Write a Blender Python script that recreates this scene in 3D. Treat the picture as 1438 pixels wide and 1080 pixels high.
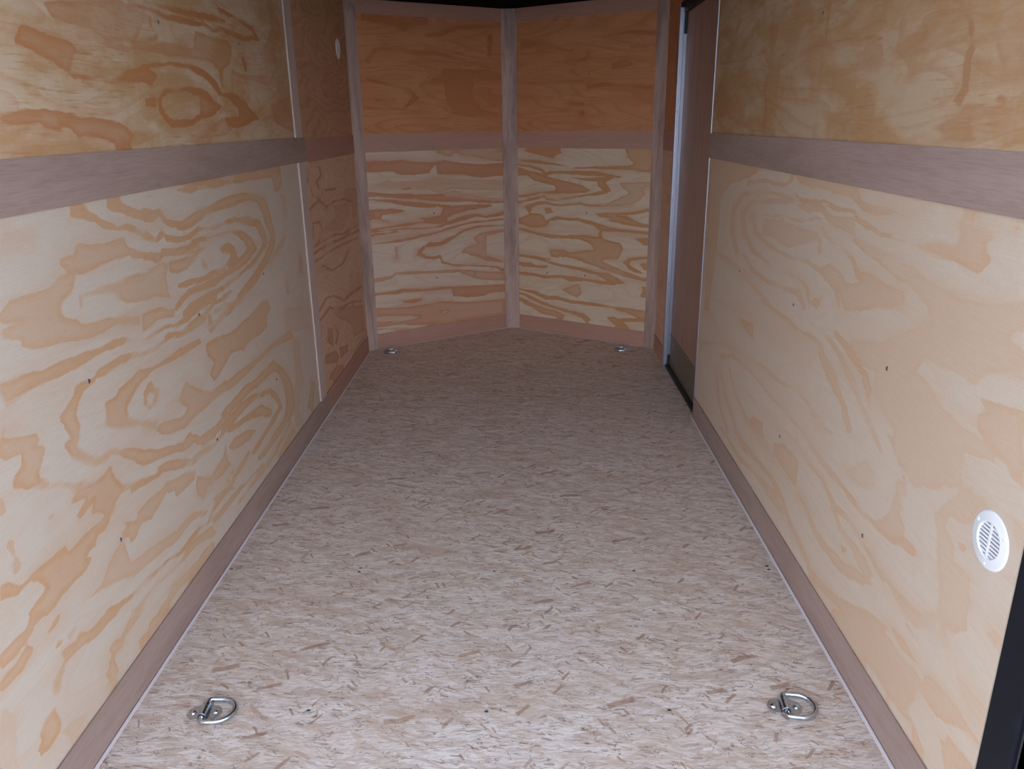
import bpy, bmesh, math, random
import numpy as np
from mathutils import Vector, Matrix

for o in list(bpy.data.objects):
    bpy.data.objects.remove(o)
C = bpy.context.scene.collection
S = bpy.context.scene

# ---------------------------------------------------------------- camera
def make_camera():
    f, yaw, pitch, roll, cx, h = 1103.609, -0.0164, 0.3231, -0.0139, 0.0793, 1.3247
    cy, sy, cp, sp = math.cos(yaw), math.sin(yaw), math.cos(pitch), math.sin(pitch)
    fwd = Vector((sy * cp, cy * cp, -sp))
    right = Vector((cy, -sy, 0))
    up = right.cross(fwd)
    r = right * math.cos(roll) + up * math.sin(roll)
    u = up * math.cos(roll) - right * math.sin(roll)
    cam = bpy.data.cameras.new('camera')
    cam.sensor_width = 36.0
    cam.lens = f / 1438.0 * 36.0
    cam.clip_start = 0.02
    o = bpy.data.objects.new('camera', cam)
    m = Matrix.Identity(4)
    for i in range(3):
        m[i][0], m[i][1], m[i][2] = r[i], u[i], -fwd[i]
    m[0][3], m[1][3], m[2][3] = cx, 0.0, h
    o.matrix_world = m
    C.objects.link(o)
    S.camera = o
make_camera()

# ---------------------------------------------------------------- light: overcast daylight through the open rear
w = bpy.data.worlds.new('overcast_sky')
S.world = w
w.use_nodes = True
nt = w.node_tree
bg = nt.nodes['Background']
bg.inputs[1].default_value = 1.0
tc = nt.nodes.new('ShaderNodeTexCoord')
sep = nt.nodes.new('ShaderNodeSeparateXYZ')
nt.links.new(tc.outputs['Generated'], sep.inputs[0])
rmp = nt.nodes.new('ShaderNodeValToRGB')
rmp.color_ramp.elements[0].position = 0.0
rmp.color_ramp.elements[0].color = (3.0, 3.15, 3.45, 1)
rmp.color_ramp.elements[1].position = 1.0
rmp.color_ramp.elements[1].color = (0.50, 0.60, 0.82, 1)
e_ = rmp.color_ramp.elements.new(0.14)
e_.color = (1.9, 2.0, 2.2, 1)
e_ = rmp.color_ramp.elements.new(0.40)
e_.color = (0.98, 1.08, 1.28, 1)
nt.links.new(sep.outputs['Z'], rmp.inputs[0])
nt.links.new(rmp.outputs[0], bg.inputs[0])

S.view_settings.view_transform = 'Standard'
S.view_settings.look = 'None'
S.view_settings.gamma = 1
S.view_settings.use_curve_mapping = False
S.view_settings.exposure = 1.22
S.cycles.max_bounces = 16
S.cycles.diffuse_bounces = 10
S.cycles.caustics_reflective = False

# ---------------------------------------------------------------- node helpers
class N:
    def __init__(s, name):
        s.m = bpy.data.materials.new(name)
        s.m.use_nodes = True
        s.t = s.m.node_tree
        s.b = s.t.nodes['Principled BSDF']
    def n(s, typ, **k):
        o = s.t.nodes.new('ShaderNode' + typ)
        for a, v in k.items():
            setattr(o, a, v)
        return o
    def put(s, v, sock):
        if isinstance(v, (int, float)):
            sock.default_value = v
        elif isinstance(v, tuple):
            sock.default_value = v if len(v) == len(sock.default_value) else v + (1,)
        else:
            s.t.links.new(v, sock)
    def math(s, op, a, b=0.0, c=0.0, clamp=False):
        o = s.n('Math', operation=op, use_clamp=clamp)
        s.put(a, o.inputs[0]); s.put(b, o.inputs[1]); s.put(c, o.inputs[2])
        return o.outputs[0]
    def attr(s, name, out='Fac'):
        return s.n('Attribute', attribute_name=name).outputs[out]
    def scale(s, vec, sc, loc=(0, 0, 0), rot=(0, 0, 0)):
        if rot[2]:
            q = s.n('Mapping')
            s.put(vec, q.inputs[0])
            q.inputs['Rotation'].default_value = rot
            vec = q.outputs[0]
        o = s.n('Mapping')
        s.put(vec, o.inputs[0])
        o.inputs['Scale'].default_value = sc
        s.put(loc, o.inputs['Location'])
        return o.outputs[0]
    def noise(s, vec, scale=1.0, detail=3.0, rough=0.55, dist=0.0):
        o = s.n('TexNoise')
        s.put(vec, o.inputs['Vector'])
        o.inputs['Scale'].default_value = scale
        o.inputs['Detail'].default_value = detail
        o.inputs['Roughness'].default_value = rough
        o.inputs['Distortion'].default_value = dist
        return o.outputs['Fac']
    def ramp(s, v, lo, hi, a=0.0, b=1.0, smooth=True):
        o = s.n('MapRange', interpolation_type='SMOOTHSTEP' if smooth else 'LINEAR')
        s.put(v, o.inputs['Value'])
        o.inputs['From Min'].default_value = lo; o.inputs['From Max'].default_value = hi
        o.inputs['To Min'].default_value = a; o.inputs['To Max'].default_value = b
        return o.outputs[0]
    def mix(s, f, a, b, blend='MIX'):
        o = s.n('Mix', data_type='RGBA', blend_type=blend)
        s.put(f, o.inputs[0]); s.put(a, o.inputs[6]); s.put(b, o.inputs[7])
        return o.outputs[2]
    def bump(s, v, strength=0.3, dist=0.001):
        o = s.n('Bump')
        o.inputs['Strength'].default_value = strength
        o.inputs['Distance'].default_value = dist
        s.put(v, o.inputs['Height'])
        s.t.links.new(o.outputs[0], s.b.inputs['Normal'])
    def done(s, col, rough=0.6, spec=0.3, metal=0.0):
        s.put(col, s.b.inputs['Base Color'])
        s.put(rough, s.b.inputs['Roughness'])
        s.b.inputs['Specular IOR Level'].default_value = spec
        s.b.inputs['Metallic'].default_value = metal
        return s.m

def plywood(name, light, dark, stain, stain_amt, seed, contrast=1.0, fine_bands=0.25, soft=0.012, sharp=0.0035, grow=0.0025, halo=0.35):
    """pine plywood: 'grain' is the signed distance to the latewood figure, 'wood' runs along the grain"""
    k = N(name)
    co = k.attr('wood', 'Vector')
    co = k.scale(co, (1, 1, 1), (seed * 3.7, seed * 1.3, 0))
    g = k.attr('grain')
    st = k.attr('figure')
    rag = k.noise(k.scale(co, (5, 26, 1)), 1.0, 4.0, 0.62)
    rag2 = k.noise(k.scale(co, (30, 160, 1)), 1.0, 2.0, 0.6)
    g = k.math('ADD', g, k.math('MULTIPLY', k.math('SUBTRACT', rag, 0.5), 0.022))
    rag3 = k.noise(k.scale(co, (7, 80, 1), (2, 6, 0)), 1.0, 3.0, 0.7)
    g = k.math('ADD', g, k.math('MULTIPLY', k.math('SUBTRACT', rag3, 0.5), 0.011))
    g = k.math('ADD', g, k.math('MULTIPLY', k.math('SUBTRACT', rag2, 0.5), 0.006))
    g = k.math('ADD', g, grow)
    sv = k.ramp(k.noise(k.scale(co, (3.5, 9, 1), (6, 1, 0)), 1.0, 2.0, 0.5), 0.46, 0.66)
    wdt = k.math('ADD', sharp, k.math('MULTIPLY', sv, soft))
    m = k.math('DIVIDE', k.math('ADD', g, 0.0015), wdt, clamp=True)
    rim = k.ramp(g, 0.003, 0.022, 1.12, 0.80)
    m = k.math('MULTIPLY', m, rim)
    m = k.math('MULTIPLY', m, st)
    # the figure often fades in slowly on one side
    hn = k.ramp(k.noise(k.scale(co, (1.6, 14, 1), (1, 3, 0)), 1.0, 2.0, 0.5), 0.42, 0.62)
    m = k.math('MAXIMUM', m, k.math('MULTIPLY', k.math('MULTIPLY', k.ramp(g, -0.045, 0.004, smooth=False), hn), halo))
    # faint untraced figure: contour lines of a stretched field
    fld = k.noise(k.scale(co, (0.9, 3.2, 1), (4.1, 2.2, 0)), 1.0, 2.0, 0.5, 0.4)
    saw = k.math('FRACT', k.math('MULTIPLY', fld, 16.0))
    line = k.ramp(saw, 0.45, 0.95)
    line = k.math('MULTIPLY', line, k.ramp(saw, 0.95, 1.0, 1.0, 0.0))
    m = k.math('MAXIMUM', m, k.math('MULTIPLY', line, fine_bands))
    m = k.math('MULTIPLY', m, contrast, clamp=True)
    # slow tonal drift and fibre
    slow = k.noise(k.scale(co, (1.3, 4.0, 1), (9, 5, 0)), 1.0, 3.0, 0.6)
    fib = k.noise(k.scale(co, (14, 420, 1)), 1.0, 2.0, 0.6)
    fib2 = k.noise(k.scale(co, (160, 60, 1)), 1.0, 2.0, 0.6)
    m2 = k.math('ADD', m, k.math('MULTIPLY', k.math('SUBTRACT', slow, 0.5), 0.55), clamp=True)
    base = light
    if stain_amt > 0:
        sm = k.noise(k.scale(co, (2.6, 7.0, 1), (1, 7, 0)), 1.0, 5.0, 0.66, 0.3)
        sm = k.ramp(sm, 0.40, 0.60)
        base = k.mix(k.math('MULTIPLY', sm, stain_amt), light, stain)
        # weathered scuffs: short streaks along the grain, and a few faint tool marks across it
        sc = k.noise(k.scale(co, (9, 150, 1), (5, 2, 0)), 1.0, 4.0, 0.72)
        where = k.noise(k.scale(co, (2.0, 4.5, 1), (2, 9, 0)), 1.0, 2.0, 0.5)
        base = k.mix(k.math('MULTIPLY', k.ramp(sc, 0.50, 0.66), k.ramp(where, 0.42, 0.60, 0.0, 0.6)), base, tuple(x * q for x, q in zip(stain, (0.85, 0.72, 0.6))))
        up = k.noise(k.scale(co, (22, 2.5, 1), (7, 3, 0)), 1.0, 3.0, 0.6)
        base = k.mix(k.ramp(up, 0.56, 0.72, 0.0, 0.30), base, light)
    col = k.mix(m2, base, dark)
    vo = k.n('TexVoronoi', feature='F1')
    k.put(k.scale(co, (5.5, 8, 1), (3, 2, 0)), vo.inputs['Vector'])
    vs = k.n('SeparateColor'); k.put(vo.outputs['Color'], vs.inputs[0])
    spk = k.math('MULTIPLY', k.ramp(vo.outputs['Distance'], 0.030, 0.018), k.ramp(vs.outputs[0], 0.60, 0.62))
    col = k.mix(k.math('MULTIPLY', spk, 0.8), col, (0.10, 0.05, 0.04))
    v = k.math('ADD', 0.90, k.math('MULTIPLY', fib, 0.20))
    v = k.math('MULTIPLY', v, k.math('ADD', 0.95, k.math('MULTIPLY', fib2, 0.10)))
    cv = k.n('CombineColor')
    for i in range(3):
        k.put(v, cv.inputs[i])
    col = k.mix(1.0, col, cv.outputs[0], 'MULTIPLY')
    k.bump(fib, 0.12, 0.0006)
    return k.done(col, 0.62, 0.25)

def lauan(name, base, dark, seed, swirl=0.25, rough=0.6):
    """mahogany-brown lauan trim board"""
    k = N(name)
    co = k.scale(k.attr('wood', 'Vector'), (1, 1, 1), (seed * 2.3, seed * 0.7, 0))
    a = k.noise(k.scale(co, (9, 300, 1)), 1.0, 3.0, 0.6)
    b = k.noise(k.scale(co, (2.2, 16, 1)), 1.0, 3.0, 0.6, 0.6)
    pores = k.noise(k.scale(co, (45, 700, 1)), 1.0, 2.0, 0.7)
    a2 = k.noise(k.scale(co, (12, 280, 1), (3, 1, 0)), 1.0, 3.0, 0.65)
    f = k.math('ADD', k.math('MULTIPLY', a, 0.4), k.math('MULTIPLY', k.ramp(b, 0.35, 0.7), swirl))
    f = k.math('ADD', f, k.ramp(a2, 0.40, 0.68, 0.0, 0.32))
    f = k.math('ADD', f, k.math('MULTIPLY', k.ramp(pores, 0.62, 0.75), 0.25), clamp=True)
    col = k.mix(f, base, dark)
    k.bump(a, 0.15, 0.0005)
    return k.done(col, rough, 0.25)

def metal(name, col, rough, scr=0.1):
    k = N(name)
    tcn = k.n('TexCoord').outputs['Object']
    a = k.noise(k.scale(tcn, (60, 60, 60)), 1.0, 3.0, 0.6)
    r = k.math('ADD', rough, k.math('MULTIPLY', a, scr))
    c = k.mix(a, tuple(x * 0.85 for x in col), col)
    return k.done(c, r, 0.5, 1.0)

def plain(name, col, rough=0.5, var=0.1, sc=20, spec=0.4):
    k = N(name)
    tcn = k.n('TexCoord').outputs['Object']
    a = k.noise(k.scale(tcn, (sc, sc, sc)), 1.0, 4.0, 0.6)
    c = k.mix(a, tuple(x * (1 - var) for x in col), tuple(min(1, x * (1 + var)) for x in col))
    k.bump(a, 0.1, 0.0005)
    return k.done(c, rough, spec)

def osb(name):
    k = N(name)
    co = k.n('TexCoord').outputs['Object']
    oi = k.n('ObjectInfo').outputs['Random']
    off = k.n('CombineXYZ')
    k.put(k.math('MULTIPLY', oi, 37.0), off.inputs[0]); k.put(k.math('MULTIPLY', oi, 11.0), off.inputs[1])
    add = k.n('VectorMath', operation='ADD')
    k.put(co, add.inputs[0]); k.put(off.outputs[0], add.inputs[1])
    co = add.outputs[0]
    # warp the lookup a little so strands are not straight
    wn = k.n('TexNoise'); k.put(co, wn.inputs['Vector']); wn.inputs['Scale'].default_value = 9; wn.inputs['Detail'].default_value = 2
    wv = k.n('VectorMath', operation='SCALE'); k.put(wn.outputs['Color'], wv.inputs[0]); wv.inputs['Scale'].default_value = 0.05
    ad2 = k.n('VectorMath', operation='ADD'); k.put(co, ad2.inputs[0]); k.put(wv.outputs[0], ad2.inputs[1])
    co = ad2.outputs[0]
    def cells(rot, sx, sy, loc, metric='EUCLIDEAN'):
        v = k.n('TexVoronoi', feature='F1', distance=metric)
        k.put(k.scale(co, (sx, sy, 1), loc, (0, 0, rot)), v.inputs['Vector'])
        v.inputs['Scale'].default_value = 1.0
        sp = k.n('SeparateColor')
        k.put(v.outputs['Color'], sp.inputs[0])
        return sp.outputs[0], sp.outputs[1], v.outputs['Distance']
    pale = (0.83, 0.765, 0.72); base = (0.66, 0.56, 0.505); tan = (0.60, 0.44, 0.33); brown = (0.33, 0.18, 0.11)
    # patches of strands laid in slightly different directions
    a1, a2, ad = cells(0.10, 11, 42, (0, 0, 0))
    b1, b2, bd = cells(-0.30, 14, 60, (5, 3, 0), 'CHEBYCHEV')
    c1, c2, cd = cells(0.50, 16, 70, (2, 8, 0), 'CHEBYCHEV')
    d1, d2, dd = cells(-0.85, 22, 95, (7, 1, 0), 'CHEBYCHEV')
    e1, e2, ed = cells(0.30, 8, 90, (3, 6, 0))
    col = k.mix(a1, base, pale)
    col = k.mix(k.math('MULTIPLY', k.ramp(b1, 0.55, 0.70), 0.60), col, pale)
    col = k.mix(k.math('MULTIPLY', k.ramp(c2, 0.66, 0.74), 0.45), col, tan)
    col = k.mix(k.math('MULTIPLY', k.ramp(e1, 0.80, 0.85), 0.70), col, pale)
    strand = k.noise(k.scale(co, (26, 170, 1)), 1.0, 5.0, 0.72, 0.5)
    col = k.mix(k.ramp(strand, 0.44, 0.60, 0.0, 0.50), col, (0.44, 0.33, 0.27))
    # single reddish brown chips
    br = k.math('MULTIPLY', k.ramp(b2, 0.984, 0.986), k.ramp(bd, 0.55, 0.42))
    col = k.mix(k.math('MULTIPLY', br, 0.65), col, brown)
    br2 = k.math('MULTIPLY', k.ramp(d2, 0.975, 0.985), k.ramp(dd, 0.45, 0.34))
    col = k.mix(k.math('MULTIPLY', br2, 0.7), col, brown)
    f1, f2, fd = cells(0.95, 30, 130, (4, 9, 0), 'CHEBYCHEV')
    br4 = k.math('MULTIPLY', k.ramp(f2, 0.965, 0.985), k.ramp(fd, 0.42, 0.34))
    col = k.mix(k.math('MULTIPLY', br4, 0.7), col, brown)
    g1, g2, gd = cells(0.15, 34, 150, (8, 5, 0), 'CHEBYCHEV')
    br5 = k.math('MULTIPLY', k.ramp(g2, 0.94, 0.97), k.ramp(gd, 0.45, 0.30))
    col = k.mix(k.math('MULTIPLY', br5, 0.6), col, (0.26, 0.15, 0.10))
    br3 = k.math('MULTIPLY', k.ramp(c1, 0.975, 0.985), k.ramp(cd, 0.42, 0.34))
    col = k.mix(k.math('MULTIPLY', br3, 0.45), col, (0.42, 0.24, 0.15))
    # thin dark splits along strand edges: contour lines of stretched fields, broken up by a mask
    def splits(sx, sy, rot, loc, width, lo, amt, c):
        global_mask = k.noise(k.scale(co, (sx * 0.9, sy * 0.55, 1), (loc[1], loc[0], 0), (0, 0, rot)), 1.0, 2.0, 0.5)
        f = k.noise(k.scale(co, (sx, sy, 1), loc, (0, 0, rot)), 1.0, 2.0, 0.6)
        f = k.math('ABSOLUTE', k.math('SUBTRACT', f, 0.5))
        m = k.math('MULTIPLY', k.ramp(f, width, 0.0), k.ramp(global_mask, lo, lo + 0.07))
        return k.mix(k.math('MULTIPLY', m, amt), col, c)
    col = splits(22, 80, 0.1, (1, 4, 0), 0.030, 0.54, 0.85, (0.16, 0.10, 0.07))
    col = splits(30, 60, 0.7, (6, 2, 0), 0.022, 0.58, 0.85, (0.20, 0.12, 0.08))
    col = splits(28, 70, -0.6, (9, 7, 0), 0.022, 0.58, 0.85, (0.24, 0.14, 0.09))
    col = splits(14, 120, -0.1, (3, 1, 0), 0.035, 0.52, 0.6, (0.30, 0.20, 0.15))
    fl = k.noise(k.scale(co, (70, 190, 1), (3, 3, 0), (0, 0, 0.15)), 1.0, 3.0, 0.75)
    col = k.mix(k.ramp(fl, 0.64, 0.72, 0.0, 0.8), col, (0.15, 0.10, 0.07))
    fn = k.noise(k.scale(co, (120, 400, 1)), 1.0, 3.0, 0.7)
    cv = k.n('CombineColor')
    v = k.math('ADD', 0.82, k.math('MULTIPLY', fn, 0.36))
    for i in range(3):
        k.put(v, cv.inputs[i])
    col = k.mix(1.0, col, cv.outputs[0], 'MULTIPLY')
    big = k.noise(k.scale(co, (2.5, 7, 1)), 1.0, 3.0, 0.6)
    col = k.mix(k.ramp(big, 0.48, 0.68, 0.0, 0.28), col, tan)
    k.bump(strand, 0.35, 0.0012)
    return k.done(col, 0.55, 0.35)

M = {
 'pine_left': plywood('pine_plywood_pale', (0.575, 0.495, 0.42), (0.545, 0.335, 0.195), (0.6, 0.4, 0.2), 0.0, 1, 1.05, 0.14),
 'pine_right': plywood('pine_plywood_blond', (0.60, 0.50, 0.405), (0.575, 0.375, 0.24), (0.6, 0.4, 0.2), 0.0, 2, 1.05, 0.16),
 'pine_far': plywood('pine_plywood_red', (0.735, 0.514, 0.385), (0.525, 0.284, 0.165), (0.609, 0.357, 0.220), 0.3, 3, 1.0, 0.25),
 'pine_nose_left': plywood('pine_plywood_striped', (0.66, 0.55, 0.45), (0.54, 0.265, 0.15), (0.6, 0.4, 0.2), 0.0, 4, 1.1, 0.22, 0.008, 0.003, 0.003, 0.5),
 'pine_nose_right': plywood('pine_plywood_striped_yellow', (0.68, 0.565, 0.44), (0.55, 0.29, 0.145), (0.6, 0.4, 0.2), 0.0, 5, 1.1, 0.22, 0.008, 0.003, 0.003, 0.45),
 'pine_stained_left': plywood('pine_plywood_stained', (0.60, 0.475, 0.35), (0.46, 0.205, 0.085), (0.48, 0.29, 0.13), 0.75, 6, 1.15, 0.25, 0.012, 0.0035, 0.0035, 0.4),
 'pine_stained_right': plywood('pine_plywood_amber', (0.51, 0.375, 0.255), (0.40, 0.19, 0.085), (0.43, 0.25, 0.11), 0.8, 7, 1.0, 0.3, 0.02, 0.008, 0.003, 0.4),
 'pine_stained_nose': plywood('pine_plywood_honey', (0.62, 0.295, 0.15), (0.42, 0.15, 0.055), (0.50, 0.22, 0.085), 0.35, 8, 1.0, 0.35, 0.02, 0.014),
 'pine_far_upper': plywood('pine_plywood_umber', (0.600, 0.360, 0.231), (0.420, 0.210, 0.116), (0.500, 0.280, 0.158), 0.3, 9, 0.9, 0.5),
 'lauan': lauan('lauan_trim', (0.42, 0.315, 0.285), (0.26, 0.185, 0.16), 1, 0.3),
 'lauan_mid': lauan('lauan_trim_warm', (0.540, 0.340, 0.270), (0.400, 0.239, 0.189), 5),
 'lauan_pale': lauan('lauan_trim_silvery', (0.60, 0.50, 0.475), (0.46, 0.36, 0.33), 6, 0.2),
 'lauan_red': lauan('lauan_trim_red', (0.525, 0.315, 0.248), (0.389, 0.221, 0.176), 2),
 'lauan_grey': lauan('lauan_trim_grey', (0.62, 0.475, 0.425), (0.31, 0.22, 0.20), 3, 0.6),
 'lauan_door': lauan('lauan_door_skin', (0.441, 0.284, 0.226), (0.284, 0.173, 0.137), 4, 0.35, 0.45),
 'osb': osb('oriented_strand_board'),
 'zinc': metal('zinc_plated_steel', (0.62, 0.70, 0.80), 0.22),
 'screw': metal('screw_steel', (0.34, 0.37, 0.42), 0.25),
 'alu': metal('aluminium_channel', (0.42, 0.45, 0.56), 0.30),
 'black_steel': plain('black_painted_steel', (0.008, 0.009, 0.015), 0.6, 0.4, 40, 0.2),
 'gasket': plain('black_rubber', (0.012, 0.012, 0.013), 0.5),
 'recess': plain('screw_recess', (0.02, 0.02, 0.02), 0.6),
 'kick': plain('kick_plate_brown', (0.14, 0.125, 0.10), 0.4, 0.1, 8),
 'plastic': plain('white_plastic', (0.80, 0.82, 0.86), 0.4, 0.03, 30),
 'slot': plain('vent_shadow_grey', (0.02, 0.02, 0.035), 0.8),
 'bead': plain('pale_sealant', (0.72, 0.66, 0.68), 0.6, 0.08, 60),
 'roof': plain('black_roof_liner', (0.002, 0.002, 0.002), 0.9, 0.5, 90, 0.05),
 'gravel': plain('grey_gravel_yard', (0.30, 0.29, 0.28), 0.9, 0.4, 30),
 'skin': plain('outer_skin', (0.05, 0.05, 0.055), 0.4, 0.1, 5),
}

# ---------------------------------------------------------------- mesh helpers
def link(name, verts, faces, mat, parent=None, smooth=False):
    me = bpy.data.meshes.new(name)
    me.from_pydata([tuple(v) for v in verts], [], faces)
    me.update()
    me.materials.append(M[mat])
    if smooth:
        for p in me.polygons:
            p.use_smooth = True
    o = bpy.data.objects.new(name, me)
    C.objects.link(o)
    if parent is not None:
        o.parent = parent
    return o

def from_bm(name, bm, mat, parent=None, smooth=False, bevel=0):
    me = bpy.data.meshes.new(name)
    bmesh.ops.recalc_face_normals(bm, faces=bm.faces)
    bm.to_mesh(me); bm.free()
    me.materials.append(M[mat])
    if smooth:
        for p in me.polygons:
            p.use_smooth = True
    o = bpy.data.objects.new(name, me)
    C.objects.link(o)
    if parent is not None:
        o.parent = parent
    if bevel:
        b = o.modifiers.new('bevel', 'BEVEL'); b.width = bevel; b.segments = 2
    return o

def empty(name, loc=(0, 0, 0)):
    o = bpy.data.objects.new(name, None)
    o.location = loc
    o.empty_display_size = 0.05
    C.objects.link(o)
    return o

def tag(o, label=None, cat=None, group=None, kind=None):
    if label: o['label'] = label
    if cat: o['category'] = cat
    if group: o['group'] = group
    if kind: o['kind'] = kind
    return o

def prism(bm, poly, z0, z1):
    a = [bm.verts.new((x, y, z0)) for x, y in poly]
    b = [bm.verts.new((x, y, z1)) for x, y in poly]
    n = len(poly)
    bm.faces.new(a[::-1]); bm.faces.new(b)
    for i in range(n):
        bm.faces.new((a[i], a[(i + 1) % n], b[(i + 1) % n], b[i]))

def wood_attr(o, along, across):
    """store metres along / across the grain on every vertex"""
    me = o.data
    at = me.attributes.new('wood', 'FLOAT_VECTOR', 'POINT')
    L = Vector(along); A = Vector(across)
    for i, v in enumerate(me.vertices):
        p = o.matrix_world @ v.co
        at.data[i].vector = (p.dot(L), p.dot(A), 0)

def board(name, poly, z0, z1, mat, along, across, parent=None, kind='structure'):
    bm = bmesh.new(); prism(bm, poly, z0, z1)
    o = from_bm(name, bm, mat, parent)
    wood_attr(o, along, across)
    if kind and parent is None:
        o['kind'] = kind
    return o

# the figure runs on under the trim boards unchanged
CLAMP = {'VLl': (.088, .965, .110, 1.150), 'VRl': (.078, .955, .110, 1.150), 'VLu': (.088, .965, 1.285, 1.88), 'VRu': (.078, .955, 1.285, 1.88),
         'LM': (1.14, 3.40, .118, 1.150), 'RM': (1.14, 3.40, .118, 1.150), 'LU': (1.2, 3.40, 1.285, 1.95), 'LF': (3.56, 4.58, .12, 1.15)}

# signed distance of grid points to the union of traced figure shapes
def figure_field(key, U, Z):
    f = np.full(U.shape, -0.06); st = np.full(U.shape, 0.6)
    for s, txt in GRAIN.get(key, []):
        P = np.array([[float(c) for c in q.split(',')] for q in txt.split()]) / 1000.0
        lo = P.min(0) - 0.07; hi = P.max(0) + 0.07
        sel = (U > lo[0]) & (U < hi[0]) & (Z > lo[1]) & (Z < hi[1])
        if not sel.any():
            continue
        x = U[sel]; y = Z[sel]
        d = np.full(x.shape, 9.0); inside = np.zeros(x.shape, bool)
        for i in range(len(P)):
            a = P[i]; b = P[(i + 1) % len(P)]
            e = b - a; L = e @ e + 1e-12
            t = np.clip(((x - a[0]) * e[0] + (y - a[1]) * e[1]) / L, 0, 1)
            d = np.minimum(d, np.hypot(x - a[0] - t * e[0], y - a[1] - t * e[1]))
            if a[1] != b[1]:
                c = ((a[1] > y) != (b[1] > y)) & (x < (b[0] - a[0]) * (y - a[1]) / (b[1] - a[1]) + a[0])
                inside ^= c
        sd = np.where(inside, d, -d)
        cur = f[sel]; cs = st[sel]
        if s == 0:
            f[sel] = np.minimum(cur, -sd)
        else:
            better = sd > cur
            cs[better] = s
            st[sel] = cs
            f[sel] = np.maximum(cur, sd)
    return np.clip(f, -0.06, 0.06), st

def ply_panel(key, mat, origin, direction, u0, u1, z0, z1, inward, u_base, parent, step=0.008, thick=0.009, label=None):
    """plywood sheet: a fine grid facing the room with its edges and back; u runs along direction"""
    nu = max(2, int((u1 - u0) / step)); nz = max(2, int((z1 - z0) / step))
    us = np.linspace(u0, u1, nu + 1); zs = np.linspace(z0, z1, nz + 1)
    U, Z = np.meshgrid(us, zs)
    cu0, cu1, cz0, cz1 = CLAMP.get(key, (-9, 9, -9, 9))
    f, st = figure_field(key, np.clip(U + u_base, cu0, cu1), np.clip(Z, cz0, cz1))
    ox, oy = origin; dx, dy = direction
    n = Vector(inward)
    X = ox + U * dx; Y = oy + U * dy
    verts = np.stack([X.ravel(), Y.ravel(), Z.ravel()], -1)
    W = nu + 1
    faces = []
    for j in range(nz):
        r = j * W
        faces += [(r + i, r + i + 1, r + W + i + 1, r + W + i) for i in range(nu)]
    e1 = Vector((dx, dy, 0)); 
    if e1.cross(Vector((0, 0, 1))).dot(n) < 0:
        faces = [q[::-1] for q in faces]
    base = len(verts)
    corners = [(u0, z0), (u1, z0), (u1, z1), (u0, z1)]
    cf = [0, nu, nz * W + nu, nz * W]
    back = [(ox + u * dx - n.x * thick, oy + u * dy - n.y * thick, z) for u, z in corners]
    verts = np.concatenate([verts, np.array(back)])
    faces.append((base, base + 1, base + 2, base + 3))
    rows = [list(range(0, nu + 1)), [j * W + nu for j in range(nz + 1)],
            [nz * W + i for i in range(nu, -1, -1)], [j * W for j in range(nz, -1, -1)]]
    for q, row in enumerate(rows):
        faces.append(tuple(row) + (base + (q + 1) % 4, base + q))
    me = bpy.data.meshes.new('plywood_panel')
    me.from_pydata(verts.tolist(), [], faces)
    me.materials.append(M[mat])
    def put(name, arr, typ):
        at = me.attributes.new(name, typ, 'POINT')
        if typ == 'FLOAT':
            at.data.foreach_set('value', arr.astype(np.float32))
        else:
            at.data.foreach_set('vector', arr.astype(np.float32).ravel())
    put('grain', np.concatenate([f.ravel(), np.full(4, -0.05)]), 'FLOAT')
    put('figure', np.concatenate([st.ravel(), np.full(4, 0.5)]), 'FLOAT')
    wv = np.stack([(U + u_base).ravel(), Z.ravel(), np.zeros(U.size)], -1)
    wv = np.concatenate([wv, np.array([(u + u_base, z, 0) for u, z in corners])])
    put('wood', wv, 'FLOAT_VECTOR')
    me.update()
    o = bpy.data.objects.new('plywood_panel', me)
    C.objects.link(o)
    o.parent = parent
    if label: o['label'] = label
    return o

_screw = {}
def screw(parent, p, n, r=0.0052, name='screw', recess=True):
    """domed head with a dark square drive recess"""
    key = (round(r, 5), name)
    if key not in _screw:
        bm = bmesh.new()
        seg = 14
        prof = [(r, 0.0), (r * 0.95, 0.0008), (r * 0.7, 0.0016), (r * 0.52, 0.0019), (r * 0.46, 0.0006)]
        rings = [[bm.verts.new((q * math.cos(2 * PI * i / seg), q * math.sin(2 * PI * i / seg), h)) for i in range(seg)] for q, h in prof]
        for a, b in zip(rings, rings[1:]):
            for i in range(seg):
                bm.faces.new((a[i], a[(i + 1) % seg], b[(i + 1) % seg], b[i]))
        fc = bm.faces.new(rings[-1]); fc.material_index = 1
        bm.faces.new(rings[0][::-1])
        me = bpy.data.meshes.new(name)
        bm.to_mesh(me); bm.free()
        me.materials.append(M['screw']); me.materials.append(M['recess'])
        for q in me.polygons: q.use_smooth = True
        _screw[key] = me
    o = bpy.data.objects.new(name, _screw[key])
    C.objects.link(o)
    o.matrix_world = Matrix.Translation(Vector(p)) @ Vector(n).to_track_quat('Z', 'Y').to_matrix().to_4x4()
    o.parent = parent
    return o

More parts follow.
